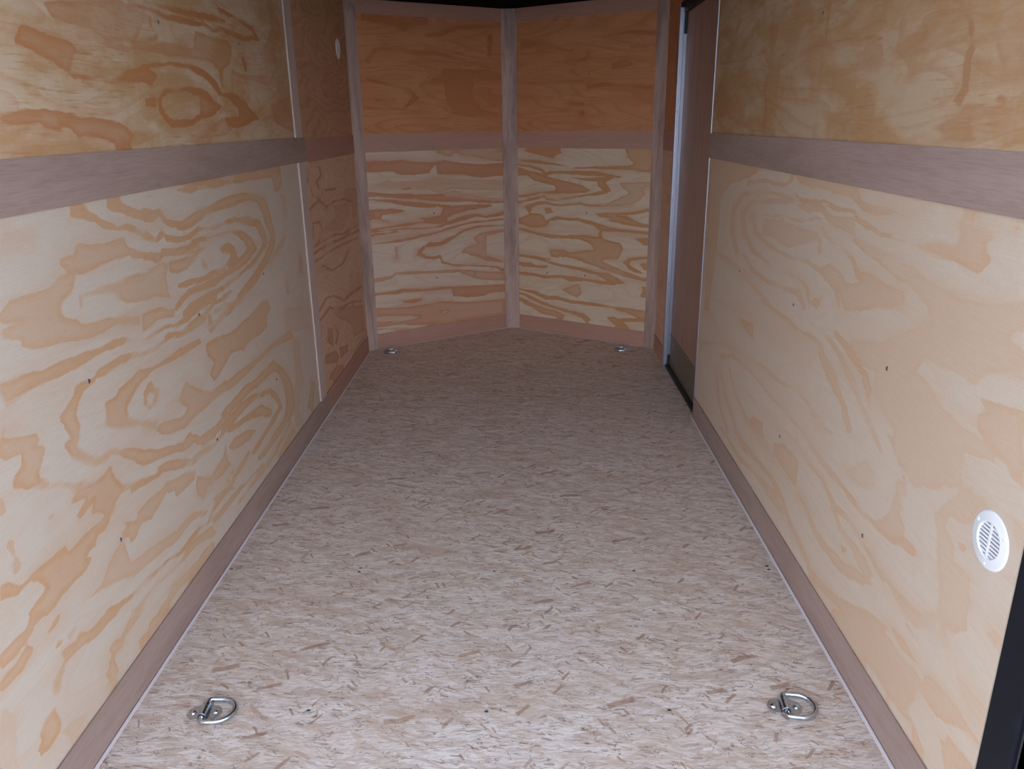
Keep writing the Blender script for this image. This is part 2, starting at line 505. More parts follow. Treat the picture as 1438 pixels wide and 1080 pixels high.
PI = math.pi
H_CEIL = 1.965
XW = 0.87
Y_EDGE = 1.113
CORN = 4.634
APEX = 5.199
VLEN = math.hypot(XW, APEX - CORN)
VD_L = (XW / VLEN, (APEX - CORN) / VLEN)
VD_R = (XW / VLEN, -(APEX - CORN) / VLEN)
VN_L = (VD_L[1], -VD_L[0], 0)
VN_R = (-VD_L[1], -VD_L[0], 0)
Zup = (0, 0, 1)
GRAIN = {
 'LM': [
  (0.9, '1663,1147 1701,1136 1754,1127 1797,1105 1855,1096 1888,1093 1929,1074 1979,1054 2036,1038 2088,1049 2063,1064 2035,1053 2001,1068 1952,1087 1899,1105 1859,1104 1814,1118 1766,1137 1716,1153 1678,1163'),
  (0.9, '1807,1164 1835,1141 1884,1130 1931,1116 1991,1102 2031,1088 2069,1100 2100,1105 2089,1120 2047,1117 2026,1106 2006,1114 1949,1131 1900,1145 1858,1157 1816,1168'),
  (0.7, '1657,980 1679,975 1753,963 1796,946 1838,923 1944,907 1995,907 2070,887 2058,906 2062,945 2083,977 2020,976 1974,969 1888,978 1762,988'),
  (0.75, '1382,1009 1413,1024 1477,1021 1542,1022 1574,1037 1624,1037 1592,1058 1596,1070 1652,1067 1671,1089 1716,1079 1765,1074 1870,1074 1884,1051 1939,1031 2049,1010 2062,1020 2141,1006 2249,996 2295,1002 2319,976 2264,976 2155,989 2056,1004 2038,991 1987,1005 1904,1021 1885,1032 1763,1029 1673,1025 1640,1033 1617,995 1578,987 1560,966 1576,950 1618,937 1628,925 1375,989'),
  (0.35, '1429,1144 1482,1145 1519,1129 1521,1120 1456,1121 1423,1126'),
  (0.6, '1641,983 1638,961 1649,959 1649,982'),
  (1, '1971,941 1968,928 1984,926 1982,939'),
  (0.9, '1996,1157 2041,1150 2088,1156 2176,1158 2269,1149 2306,1141 2352,1149 2476,1141 2582,1146 2781,1141 3029,1137 3058,1132 3070,1113 3071,1087 3125,1079 3184,1104 3183,1153 3030,1169 2776,1166 2576,1165 2475,1163 2347,1168 2300,1159 2278,1164 2177,1170 2083,1171 2039,1165 2005,1170'),
  (0.9, '1978,1115 2036,1094 2066,1106 2089,1084 2135,1064 2210,1052 2289,1053 2359,1064 2459,1069 2566,1074 2672,1079 2835,1066 2864,1057 2903,1021 2922,976 2964,924 2938,899 2875,867 2801,845 2670,812 2541,783 2565,770 2697,799 2849,824 2932,847 3004,883 3036,917 3008,973 2988,1020 2952,1067 2861,1100 2663,1108 2544,1102 2442,1096 2329,1097 2258,1081 2208,1073 2153,1081 2117,1092 2087,1121 2042,1119 1993,1128'),
  (0.9, '1947,1059 1990,1048 2045,1038 2077,1056 2096,1034 2176,1020 2253,1020 2321,1030 2409,1023 2511,1025 2616,1022 2714,998 2819,982 2851,948 2885,916 2814,891 2726,869 2632,860 2569,853 2457,847 2355,845 2262,847 2184,845 2125,832 2144,819 2199,832 2275,830 2370,828 2474,832 2587,840 2648,850 2746,859 2839,881 2926,908 2916,947 2876,996 2742,1029 2616,1037 2505,1036 2405,1036 2313,1043 2243,1033 2176,1032 2111,1043 2075,1071 2039,1045 2018,1064 1988,1083'),
  (0.9, '1946,1009 1992,1002 2037,992 2070,1005 2138,993 2243,989 2314,999 2376,998 2473,992 2564,994 2627,978 2683,945 2710,921 2661,906 2574,896 2468,884 2354,878 2252,881 2187,882 2130,873 2076,855 2092,845 2149,861 2201,867 2264,863 2369,861 2488,866 2609,871 2708,881 2800,905 2758,953 2658,991 2563,1006 2468,1004 2373,1011 2299,1016 2232,1004 2137,1006 2063,1017 2032,1000 1998,1012 1950,1020'),
  (0.8, '2092,979 2177,973 2262,976 2322,988 2363,973 2292,967 2265,954 2196,940 2108,944 2084,956'),
  (1, '2444,961 2525,967 2585,944 2600,907 2522,886 2461,902 2518,911 2552,930 2474,937'),
  (0.9, '2480,900 2378,904 2307,898 2222,907 2149,909 2121,908 2124,900 2155,896 2227,894 2314,887 2390,890 2489,885'),
  (0.6, '2301,961 2340,941 2343,918 2301,930'),
  (0.6, '1933,972 1975,976 2030,985 2067,987 2062,948 2052,918 2069,889 2039,909 1979,914 1916,924'),
  (0.5, '3139,1060 3150,1038 3154,980 3204,976 3210,1034 3198,1060'),
  (0.6, '3135,910 3058,882 2956,864 2884,843 2942,823 2997,848 3103,867 3170,900'),
  (0.9, '3339,811 3371,767 3350,713 3286,731 3303,779'),
  (0.6, '3091,737 3096,682 3126,676 3130,730'),
  (0.8, '2806,834 2694,803 2596,782 2541,771 2440,789 2333,791 2352,771 2448,773 2554,754 2626,766 2728,787 2838,821'),
  (0.8, '2503,821 2419,811 2330,812 2264,799 2286,785 2348,798 2434,798 2518,810'),
  (0.85, '2254,702 2339,703 2451,687 2521,689 2599,700 2713,710 2784,721 2850,712 2872,674 2830,655 2816,619 2743,610 2628,609 2547,599 2443,629 2383,612 2324,592 2275,578 2247,616 2303,637 2253,666 2250,690'),
  (0.8, '2555,782 2422,774 2343,753 2300,750 2288,761 2259,753 2306,730 2366,738 2454,754 2578,766'),
  (0.75, '1900,879 1950,880 2008,872 2084,851 2073,833 1972,845 1883,833'),
  (0.9, '1881,812 1941,814 2010,817 2080,802 2156,804 2225,813 2316,812 2382,808 2376,823 2302,831 2210,827 2143,816 2076,811 2006,828 1932,824 1874,820'),
  (0.9, '1869,782 1936,775 2004,780 2028,783 2101,768 2181,767 2264,764 2291,777 2282,744 2365,742 2445,747 2534,754 2617,757 2598,774 2506,775 2424,763 2347,758 2331,753 2321,785 2232,798 2159,791 2093,784 2022,800 1988,794 1927,787 1865,794'),
  (0.85, '1856,730 1894,732 1954,730 2019,725 2078,724 2150,725 2220,720 2214,733 2137,742 2064,741 2008,741 1947,741 1888,743 1847,755'),
  (0.85, '1841,691 1862,704 1888,707 1900,691 1934,675 1918,656 1883,644 1850,646 1833,667'),
  (0, '1853,679 1872,686 1888,671 1877,651 1850,658'),
  (0.75, '1965,623 2030,617 2080,643 2140,605 2239,562 2336,553 2414,548 2557,544 2685,543 2806,542 2901,545 3017,538 3099,529 3128,489 3005,504 2817,522 2710,519 2612,521 2532,515 2390,520 2300,526 2226,524 2135,529 2071,531 2038,526 1937,544 1891,567 1879,584 1803,607 1812,631 1883,595 1949,578 2018,556 2070,558 2067,577 2016,604'),
  (0.85, '2334,437 2386,449 2470,449 2550,450 2658,441 2747,441 2834,438 2890,408 2929,344 2944,281 2921,243 2866,223 2748,215 2644,203 2544,208 2573,183 2677,178 2799,180 2925,187 3010,202 3059,241 3040,318 2967,402 2828,480 2698,476 2618,475 2510,484 2437,475 2353,474 2291,467'),
  (0.8, '1782,542 1881,505 1943,491 2018,468 2068,469 2106,441 2196,424 2284,427 2342,436 2307,460 2254,451 2170,454 2109,463 2061,498 2004,489 1937,509 1880,522 1785,560'),
  (0.85, '2315,409 2412,407 2500,411 2587,405 2676,390 2758,375 2802,339 2842,293 2784,282 2706,271 2597,257 2496,248 2522,229 2625,237 2738,251 2818,262 2886,277 2847,334 2773,387 2660,416 2562,433 2468,438 2380,434 2287,434'),
  (0.85, '2576,380 2655,368 2759,312 2751,291 2684,305 2640,327 2567,355 2493,367 2407,374 2318,394 2362,403 2470,387'),
  (0.8, '2313,345 2371,352 2481,334 2566,305 2498,294 2386,314 2335,330'),
  (0.8, '2069,413 2143,395 2212,389 2278,398 2327,408 2298,426 2261,410 2196,404 2129,418 2060,434'),
  (0.5, '3124,478 3107,431 3108,372 3095,307 3046,266 3034,203 3023,138 3146,98 3095,182 3126,235 3199,271 3192,349 3190,408 3207,455'),
  (0.8, '3312,236 3271,194 3214,145 3304,109 3339,168 3382,210'),
  (0.4, '3033,637 3415,549 3383,462 3019,543'),
  (0.7, '2955,191 2845,172 2743,159 2770,141 2874,154 2988,173'),
  (0.7, '2978,145 2850,132 2765,118 2794,100 2880,113 3017,121'),
  (0.7, '1370,976 1416,982 1465,987 1554,966 1566,952 1606,937 1630,922 1683,913 1735,911 1821,894 1886,883 1878,859 1754,887 1712,884 1592,899 1551,910 1489,915 1451,920 1417,932 1425,942 1365,961'),
  (0.8, '1340,837 1375,842 1418,849 1473,845 1526,844 1581,843 1641,843 1664,842 1702,843 1755,841 1809,833 1857,824 1896,810 1951,813 1941,823 1893,820 1860,832 1808,844 1752,852 1697,855 1658,861 1632,864 1572,866 1517,870 1466,873 1408,882 1358,886 1323,891'),
  (0.8, '1654,793 1676,793 1716,794 1772,794 1825,791 1882,778 1884,787 1824,806 1762,814 1704,813 1663,811 1644,803'),
  (0.8, '1645,796 1613,801 1571,802 1546,789 1521,775 1493,761 1502,734 1516,707 1484,702 1502,663 1550,626 1613,601 1648,606 1707,582 1774,531 1875,501 1962,482 2039,459 2078,462 2131,430 2227,418 2205,447 2127,459 2070,491 2022,485 1955,506 1870,527 1791,560 1720,600 1641,629 1607,628 1570,647 1543,671 1534,684 1542,696 1553,725 1544,744 1548,758 1568,774 1587,786 1619,790 1648,788'),
  (0.85, '1843,760 1884,738 1880,727 1847,726 1812,718 1783,702 1758,695 1747,684 1754,663 1799,638 1888,607 1878,578 1812,605 1794,622 1731,641 1680,658 1647,682 1664,730 1712,730 1731,742 1792,748'),
  (0.7, '1315,819 1337,807 1354,804 1326,800 1314,790 1344,775 1404,757 1409,745 1388,741 1422,724 1405,703 1388,685 1335,710 1354,725 1357,745 1309,751 1296,763'),
  (0.8, '1638,569 1643,588 1634,593 1620,578'),
  (0.8, '1849,469 1898,456 1963,437 2048,410 2105,405 2213,394 2198,412 2087,428 2039,431 1960,460 1889,485 1838,493'),
  (0.85, '1354,738 1404,716 1391,693 1390,675 1411,662 1417,650 1455,636 1492,614 1536,604 1522,598 1556,589 1606,584 1637,595 1641,567 1659,540 1674,521 1750,500 1833,478 1871,485 1894,471 1945,457 2042,417 2095,413 2124,400 2058,401 1991,420 1882,464 1837,463 1751,480 1697,482 1696,499 1661,504 1630,497 1625,484 1603,480 1577,464 1537,464 1520,451 1495,451 1479,442 1497,431 1472,421 1423,419 1383,416 1354,411 1321,407 1273,440 1282,450 1313,456 1336,464 1327,481 1296,506 1276,503 1257,500 1234,512 1210,518 1218,541 1242,535 1250,520 1273,506 1298,512 1347,511 1389,510 1421,508 1432,492 1485,493 1535,494 1569,498 1543,516 1531,519 1546,543 1489,537 1480,546 1516,562 1468,578 1472,588 1493,599 1442,630 1385,648 1375,660 1348,668 1334,682 1306,692 1320,708 1348,722'),
  (0.5, '1407,586 1388,589 1390,582 1409,575'),
  (0.6, '1262,602 1265,579 1264,553 1255,548 1262,538 1283,541 1276,575 1273,599'),
  (0.6, '1271,692 1280,670 1269,661 1261,665'),
  (0.75, '2064,389 2045,365 1993,367 1923,369 1919,385 1871,408 1830,394 1793,388 1774,381 1730,397 1702,387 1683,377 1661,378 1659,395 1632,402 1631,419 1660,418 1645,439 1703,411 1717,428 1775,431 1841,423 1879,430 1968,410 2035,397'),
  (0.65, '1635,369 1641,345 1651,331 1703,321 1765,309 1839,293 1865,288 1891,278 1962,281 2022,270 2100,236 2084,225 1996,258 1943,258 1892,254 1830,267 1770,276 1706,285 1647,296 1581,318 1520,341 1459,351 1512,355 1561,381 1601,396 1632,402'),
  (0.85, '2118,219 2080,206 2029,219 1951,220 1892,216 1831,234 1734,251 1671,256 1613,260 1558,273 1515,288 1531,258 1566,259 1621,247 1683,240 1748,232 1839,223 1901,204 1966,204 2040,206 2093,192 2136,206'),
  (0.75, '2103,177 2032,190 1963,200 1891,194 1809,203 1741,215 1690,217 1644,215 1605,219 1625,192 1662,193 1702,203 1751,200 1819,188 1904,178 1980,180 2054,157 2131,137'),
  (0.7, '2089,133 1981,131 1865,155 1813,164 1780,145 1723,145 1749,114 1803,120 1853,120 1894,117 1999,110 2118,104'),
  (0.8, '2065,360 2175,318 2163,284 2120,291 2078,272 2045,304 2050,348'),
  (0.8, '2302,219 2240,231 2171,229 2096,217 2112,204 2191,212 2253,217 2316,199'),
  (0.7, '2590,165 2431,176 2289,186 2196,185 2111,190 2124,176 2211,171 2306,169 2450,159 2609,149'),
  (0.8, '2302,231 2329,261 2249,255 2283,227 2373,234 2263,266'),
  (0.6, '2765,148 2582,144 2421,146 2316,144 2334,129 2438,132 2602,129 2787,131'),
  (0.7, '2478,265 2349,247 2264,235 2140,247 2159,227 2284,217 2374,229 2499,250'),
  (0.75, '2131,320 2261,336 2296,361 2291,312 2310,288 2180,287 2111,296'),
  (0.8, '1276,453 1278,433 1254,420 1210,420 1167,420 1178,399 1222,397 1264,405 1289,424 1288,448'),
  (0.8, '1323,426 1279,429 1285,418 1329,414'),
  (0.8, '1248,391 1211,377 1154,374 1161,359 1220,361 1259,376'),
  (0.8, '1366,382 1340,372 1312,374 1334,383 1351,388'),
  (0.8, '1394,327 1364,325 1369,319 1398,322'),
  (0.8, '1340,334 1325,335 1328,329 1344,328'),
  (0.8, '1526,282 1566,255 1504,258 1458,257 1383,271 1344,275 1327,256 1302,232 1286,246 1287,273 1314,281 1338,287 1335,311 1366,303 1387,298 1408,308 1437,287 1473,281'),
  (0.8, '1283,223 1284,196 1285,169 1271,160 1242,153 1215,162 1212,175 1229,187 1220,206 1246,222'),
  (0.7, '1638,206 1664,188 1607,185 1562,184 1547,162 1514,170 1503,159 1512,123 1481,115 1449,121 1472,130 1466,151 1503,179 1489,198 1518,200 1548,186 1593,208'),
  (0.7, '1736,130 1781,103 1668,107 1613,112 1619,130 1665,122 1679,138'),
  (0.4, '1390,119 1314,108 1304,110 1303,126 1276,159 1349,139'),
  (0.35, '1147,337 1171,306 1168,271 1153,190 1110,232'),
 ],
 'VLl': [
  (0.7, '463,1166 633,1164 927,1165 983,1151 981,1088 893,1094 784,1121 730,1123 647,1148 601,1130'),
  (1, '78,1114 227,1112 297,1119 367,1104 467,1099 570,1106 630,1094 705,1082 814,1074 981,1071 980,1001 915,997 819,990 734,1009 657,1022 522,1031 510,1083 480,1062 464,1040 362,1032 277,1034 223,1053 80,1057'),
  (0.45, '102,985 206,1005 218,985 346,989 506,1000 979,974 978,913 769,918 616,939 524,918 495,926 445,948 316,965 203,968'),
  (0.9, '279,951 337,959 336,951 300,947'),
  (0.9, '76,922 213,909 426,879 573,863 727,850 976,829 977,841 729,870 578,902 429,911 215,925 79,946'),
  (0.5, '547,911 630,926 691,902 808,876 977,852 976,835 575,883'),
  (0.9, '75,900 176,886 279,859 394,840 498,835 499,848 397,863 283,878 178,895 76,907'),
  (1, '498,845 619,834 806,832 910,815 845,806 726,800 609,781 570,764 569,744 515,728 389,741 294,732 187,731 83,730 202,743 288,752 420,756 376,772 495,773 533,780 543,826'),
  (0.9, '77,844 209,841 286,823 207,813 144,808 135,789 189,763 87,787'),
  (0.9, '78,712 173,716 286,715 417,703 524,709 610,725 712,743 788,755 852,742 977,752 972,773 851,753 788,769 706,766 604,745 521,721 417,716 286,725 172,723 78,720'),
  (0.9, '81,689 165,697 243,703 242,712 164,705 80,701'),
  (0.4, '83,692 164,698 271,708 387,705 386,679 268,663 85,663'),
  (0.9, '84,642 196,644 305,649 386,661 492,672 568,690 646,705 747,718 974,722 974,727 747,724 644,712 566,698 489,682 384,671 303,658 196,652 83,651'),
  (1, '412,607 435,618 518,621 611,647 626,639 579,616 517,598 418,593'),
  (0.8, '614,636 684,671 786,687 973,684 973,689 785,694 681,679 608,644'),
  (1, '407,606 362,581 371,546 420,521 482,518 483,528 425,537 387,560 384,567 416,595'),
  (0.7, '752,621 801,648 973,662 972,644 849,634 853,473 796,506 717,527 662,540 702,570 783,591'),
  (0.6, '211,609 215,537 226,537 218,609'),
  (0.9, '352,554 405,526 468,515 508,527 523,487 595,463 714,447 917,418 974,388 978,395 918,427 714,455 597,471 531,496 512,534 467,527 411,542 363,571'),
  (0.8, '717,535 845,501 902,478 969,457 977,445 844,477 732,519'),
  (0.6, '219,615 208,537 226,535 226,614'),
  (0.7, '77,415 174,428 211,450 402,436 602,418 633,421 720,387 792,354 974,322 976,380 753,412 657,433 555,437 403,446 205,464 168,442 82,438'),
  (0.9, '79,338 205,328 249,338 397,318 505,319 590,317 589,331 503,336 397,338 248,351 203,345 79,346'),
  (1, '582,325 750,319 974,300 973,249 872,251 830,241 699,247 595,267'),
  (1, '223,283 304,283 372,283 371,267 318,260 244,271'),
  (0.75, '76,258 316,233 500,244 705,210 972,197 970,101 661,103 541,102 385,114 279,119 243,131 75,139 77,169 237,167 358,168 239,191 76,207'),
  (0, '163,157 343,173 357,164 274,158'),
  (0, '501,180 556,176 536,166'),
  (0.8, '77,121 308,97 308,104 77,128'),
 ],
 'VRl': [
  (1, '79,1160 349,1165 376,1142 318,1110 239,1119 135,1144'),
  (0.9, '803,1164 967,1166 970,1094 959,1040 765,1051 606,1054 472,1048 380,1063 271,1070 78,1084 78,1097 200,1092 287,1077 318,1081 442,1054 620,1062 806,1070 861,1083 819,1116 818,1140'),
  (1, '73,1064 158,1051 236,1029 269,1002 304,1014 396,1014 510,1014 606,1011 693,1003 780,1005 780,1010 695,1021 608,1033 510,1033 396,1034 301,1030 273,1015 242,1038 161,1060 74,1070'),
  (1, '442,996 548,989 644,998 738,1004 681,974 696,952 718,928 697,911 624,899 505,882 505,888 580,904 682,923 638,950 630,976 563,980'),
  (1, '504,889 412,873 350,860 281,864 260,880 197,867 69,837 72,825 200,859 259,871 278,855 351,851 414,864 506,881'),
  (0.9, '73,1044 191,1020 263,998 443,970 534,947 583,923 550,909 287,893 239,898 158,875 75,862 75,879 191,896 287,906 350,915 334,948 183,970 134,1002 73,1000'),
  (0.8, '503,845 550,829 663,827 773,834 846,851 837,875 770,848 663,839 552,840 507,853'),
  (0.6, '782,967 968,985 969,961 922,941 944,917 911,879 850,845 743,834 670,837 728,862 791,893 847,917 789,955'),
  (0.8, '505,846 413,834 336,831 264,844 187,834 110,805 145,766 170,794 138,792 193,818 263,833 334,820 414,823 506,839'),
  (0.8, '263,798 295,807 319,781 271,772'),
  (0.85, '69,727 157,766 231,766 271,728 303,740 351,752 422,749 507,750 598,739 703,715 805,702 971,696 972,684 849,685 747,689 667,687 660,660 683,636 793,617 809,585 782,519 511,497 448,511 385,506 377,519 353,500 304,503 300,544 400,548 448,531 541,552 609,571 593,603 509,627 384,622 304,620 198,634 68,657 69,671 206,652 320,639 446,647 554,650 645,646 659,687 599,719 507,737 351,739 303,726 271,690 157,677 69,699'),
  (0.9, '620,786 700,796 844,806 965,831 966,819 866,795 773,787 845,775 917,747 966,737 966,725 882,726 775,739 687,750 723,762 650,771'),
  (1, '885,649 969,664 971,620 943,621'),
  (0.9, '66,486 196,482 303,477 305,487 198,492 67,496'),
  (0.8, '300,544 384,540 448,535 594,563 781,537 686,523 679,502 747,475 858,445 966,422 967,405 822,421 673,455 558,482 511,506 416,508 384,527 361,500 304,503'),
  (0.9, '65,483 196,475 302,458 383,440 518,433 618,418 704,391 765,373 823,378 824,385 778,406 719,431 623,435 521,450 387,454 306,471 198,485 67,493'),
  (1, '772,386 676,380 561,386 451,383 386,384 264,376 156,379 66,383 64,369 153,367 262,355 385,370 448,355 559,366 674,360 772,366'),
  (0.9, '70,445 155,445 197,431 280,438 271,427 189,423 87,418'),
  (0.7, '386,296 513,344 530,283 499,258 451,271'),
  (0.9, '62,261 168,248 260,220 344,227 450,217 601,217 753,212 862,193 965,165 979,225 870,227 756,229 602,231 453,232 348,249 267,245 173,263 65,271'),
  (1, '66,237 150,214 226,185 344,163 450,150 541,130 577,101 599,124 555,157 454,164 348,176 233,200 157,228 70,245'),
  (0.9, '61,186 147,159 229,120 330,111 397,97 411,125 346,154 247,164 159,180 73,207'),
  (1, '711,156 764,166 794,153 970,174 970,158 839,137 878,101 781,106 742,125'),
  (0.9, '812,507 854,533 967,552 967,543 869,521 856,497 914,463 972,448 886,454 842,483'),
  (0.8, '927,503 965,516 967,468'),
  (1, '947,367 968,369 971,303 942,313 955,334'),
  (1, '885,656 969,665 971,617 936,627'),
 ],
 'VLu': [
  (0.8, '93,1893 495,1897 506,1858 340,1811 229,1839 90,1860'),
  (0.8, '981,1891 688,1863 570,1825 475,1808 476,1791 578,1792 692,1834 983,1855'),
  (0.7, '120,1636 177,1700 266,1718 384,1687 536,1691 753,1649 984,1645 986,1664 760,1673 545,1726 391,1721 270,1740 160,1729 90,1655'),
  (0.7, '587,1628 755,1625 938,1629 984,1592 983,1568 790,1553 795,1472 839,1404 979,1378 978,1328 626,1368 587,1472 583,1538 490,1537 491,1561 571,1598'),
  (0.9, '88,1550 218,1523 348,1493 372,1472 313,1408 88,1415 86,1397 316,1391 431,1458 363,1520 226,1545 96,1572'),
  (0.9, '130,1458 264,1459 262,1435 148,1435'),
  (0.8, '893,1828 882,1689 920,1689 931,1829'),
 ],
 'VRu': [
  (0.8, '80,1730 237,1745 388,1713 392,1724 243,1780 76,1802'),
  (0.8, '78,1705 316,1705 464,1704 462,1719 315,1717 77,1717'),
  (0.8, '436,1642 542,1647 576,1691 551,1704 529,1669 433,1660'),
  (0.7, '417,1592 521,1556 316,1548 84,1560 83,1541 317,1524 540,1537 453,1628'),
  (0.8, '541,1493 680,1503 971,1477 972,1505 680,1532 536,1529'),
  (0.8, '675,1765 809,1771 964,1753 964,1785 806,1799 670,1788'),
  (0.7, '966,1717 807,1720 814,1687 968,1706'),
  (0.7, '704,1638 812,1656 847,1615 747,1591 706,1592'),
  (0.9, '407,1436 547,1427 526,1403 437,1411'),
  (0.8, '70,1342 198,1325 346,1298 350,1316 203,1343 76,1367'),
  (0.8, '487,1368 517,1337 551,1359 521,1390'),
  (0.8, '74,1463 317,1457 317,1469 74,1476'),
  (0.7, '583,1440 954,1442 953,1450 583,1448'),
 ],
 'RM': [
  (0.8, '3421,1161 3038,1170 2663,1172 2476,1166 2628,1164 2741,1151 2957,1109 3081,1095 3224,1021 3227,862 3297,550 3378,531'),
  (0.7, '2852,1101 2616,1127 2587,1122 2433,1129 2361,1155 2293,1143 2175,1145 2062,1138 1969,1146 1941,1140 1872,1119 1799,1114 1731,1121 1733,1131 1796,1127 1855,1131 1919,1152 1968,1160 2060,1146 2164,1160 2281,1164 2368,1162 2444,1139 2583,1134 2620,1138 2863,1115'),
  (0.65, '2899,861 2979,919 2984,1003 2870,1063 2671,1088 2487,1097 2362,1099 2358,1105 2484,1106 2674,1098 2898,1072 3036,1002 3032,911 2947,850'),
  (0.8, '2357,1111 2298,1095 2154,1103 2117,1114 2031,1101 1921,1108 1902,1090 1789,1076 1719,1072 1650,1073 1647,1082 1714,1082 1781,1086 1890,1098 1917,1113 2027,1108 2113,1120 2157,1111 2292,1104 2344,1116'),
  (0.65, '2345,1096 2541,1082 2812,1051 2908,999 2867,932 2731,887 2517,872 2364,872 2262,882 2187,869 2149,832 2132,838 2165,878 2248,894 2355,882 2500,884 2703,898 2822,941 2860,1001 2788,1039 2536,1071 2344,1090'),
  (0.6, '2319,1085 2242,1077 2124,1087 2093,1075 2046,1062 1955,1061 1924,1057 1901,1064 1918,1096 2034,1085 2072,1085 2114,1103 2239,1088 2314,1089'),
  (0.6, '2787,1000 2617,1020 2467,1033 2278,1042 2120,1068 2125,1075 2279,1049 2465,1040 2618,1029 2790,1010'),
  (0.65, '2766,1002 2715,951 2568,931 2383,926 2324,927 2226,940 2133,935 2046,928 1977,901 1946,870 1929,876 1957,908 2028,938 2120,946 2219,950 2319,938 2370,938 2550,942 2686,960 2736,1007'),
  (0.6, '2630,1009 2434,1027 2272,1025 2133,1035 2106,1019 2306,970 2355,953 2504,963 2633,965'),
  (0.6, '2135,1023 2121,978 2090,983 2104,1027'),
  (0.75, '2127,1041 2051,1016 1967,1010 1900,997 1879,979 1843,956 1816,967 1861,986 1887,1003 1957,1018 2036,1025 2102,1050'),
  (0.65, '2083,944 2037,966 1966,965 1934,953 1919,937 1835,952 1808,973 1881,988 1755,983 1617,978 1606,943 1909,873 1950,912 2055,922'),
  (0.7, '1905,1045 1850,1031 1746,1015 1654,999 1627,998 1623,1004 1648,1006 1739,1021 1838,1040 1894,1052'),
  (0.4, '1901,1052 1812,1040 1736,1045 1640,1048 1625,1001 1687,1005 1767,1024 1844,1036'),
  (0.5, '3451,796 3130,798 2843,792 2699,762 2517,751 2492,765 2662,780 2805,810 3094,818 3409,819'),
  (0.65, '2862,856 2712,818 2531,815 2351,827 2255,840 2182,807 2157,817 2231,854 2342,842 2516,829 2682,832 2823,869'),
  (0.8, '2128,839 2087,836 2065,863 2113,857'),
  (0.6, '2233,1155 1958,1164 1907,1144 2016,1142 2118,1144 2228,1139'),
  (0.6, '1915,1140 1821,1132 1746,1136 1675,1135 1624,1137 1565,1163 1622,1132 1734,1122 1801,1118 1894,1128'),
  (0.8, '1912,1102 1791,1086 1701,1085 1607,1083 1516,1099 1453,1103 1448,1119 1484,1136 1455,1143 1442,1165 1377,1157 1372,1154 1402,1147 1336,1139 1335,1130 1356,1117 1356,1104 1339,1094 1344,1081 1366,1064 1405,1065 1458,1069 1541,1069 1604,1074 1712,1074 1837,1080'),
  (0.7, '1289,1148 1267,1165 1264,1156 1280,1147'),
  (0.5, '1904,1051 1810,1047 1717,1045 1591,1034 1525,1017 1413,1012 1320,1019 1227,1040 1215,1002 1236,994 1251,978 1609,881 1591,908 1491,945 1519,959 1509,968 1550,982 1613,1000 1708,1014 1820,1025'),
  (0.5, '1856,808 1695,855 1590,906 1236,995 1249,974 1205,971 1194,936 1285,909 1320,873 1381,876 1501,865 1528,832 1490,832 1398,797 1313,789 1256,790 1219,773 1283,756 1311,753 1302,692 1265,702 1457,608 1561,638 1575,683 1694,726 1694,779 1759,777'),
  (0.65, '1292,859 1228,868 1175,875 1139,763 1170,764 1191,778 1242,790 1284,806 1294,822 1268,843'),
  (0.6, '2060,786 1905,753 1860,736 1813,717 1769,678 1719,668 1660,633 1620,611 1605,620 1641,644 1700,679 1742,694 1791,728 1846,744 1888,763 2044,795'),
  (0.8, '1960,799 1892,785 1821,765 1757,749 1741,720 1712,685 1662,686 1619,671 1570,654 1533,625 1500,599 1489,606 1526,630 1563,659 1612,677 1655,692 1693,696 1704,734 1731,763 1797,780 1867,801 1941,811'),
  (0.6, '2113,731 2065,741 2019,724 1929,690 1876,662 1836,617 1798,593 1783,601 1816,627 1860,669 1905,703 2002,733 2036,759 2099,755'),
  (0.5, '2058,548 1982,533 1886,546 1878,557 1966,547 2037,562'),
  (0.5, '2028,453 1914,445 1810,444 1793,460 1894,462 2009,468'),
  (0.9, '2834,631 2643,646 2629,601 2726,608'),
  (0.65, '2598,744 2448,739 2330,738 2218,736 2103,736 2051,739 2014,706 1958,674 1891,656 1837,637 1797,590 1774,601 1818,647 1873,667 1938,685 1987,717 2016,755 2078,760 2203,748 2309,754 2427,753 2574,759'),
  (0.25, '3419,570 2584,747 2236,740 2068,750 2020,739 2053,704 2130,646 2352,663 2883,653'),
  (0.6, '2127,782 2043,791 1921,761 1846,722 1766,680 1699,647 1683,657 1739,696 1825,733 1907,769 2031,800 2123,789'),
  (0.6, '3038,407 2878,464 2737,474 2584,479 2394,470 2244,471 2109,471 1988,468 1976,477 2097,481 2230,481 2378,481 2568,489 2718,486 2868,478 3051,422'),
  (0.5, '3415,357 3066,463 2786,503 2514,537 2323,543 2190,569 2063,561 1947,553 1937,562 2051,570 2180,579 2311,554 2497,550 2769,518 3057,480 3426,374'),
  (0.6, '3045,357 2952,287 2820,236 2701,193 2600,182 2564,205 2669,211 2790,251 2919,301 3014,368'),
  (0.6, '2912,405 2804,339 2627,298 2441,295 2311,299 2295,311 2423,308 2604,312 2779,350 2888,414'),
  (0.6, '3116,335 3032,221 2867,156 2832,173 2997,235 3083,346'),
  (0.5, '2650,391 2473,410 2313,414 2199,421 2093,423 2083,431 2188,430 2301,424 2460,421 2636,401'),
  (0.8, '2555,356 2450,359 2402,314 2519,298 2581,318'),
  (0.6, '2788,209 2641,189 2484,208 2319,220 2208,202 2127,163 2037,155 1956,135 1896,97 1878,111 1937,150 2018,170 2096,186 2180,221 2292,239 2457,229 2594,221 2747,232'),
  (0.6, '2970,137 2693,128 2465,156 2323,154 2178,156 2152,176 2259,204 2443,174 2665,147 2941,154'),
  (0.65, '2324,341 2230,380 2095,381 2096,300 2208,306 2317,318'),
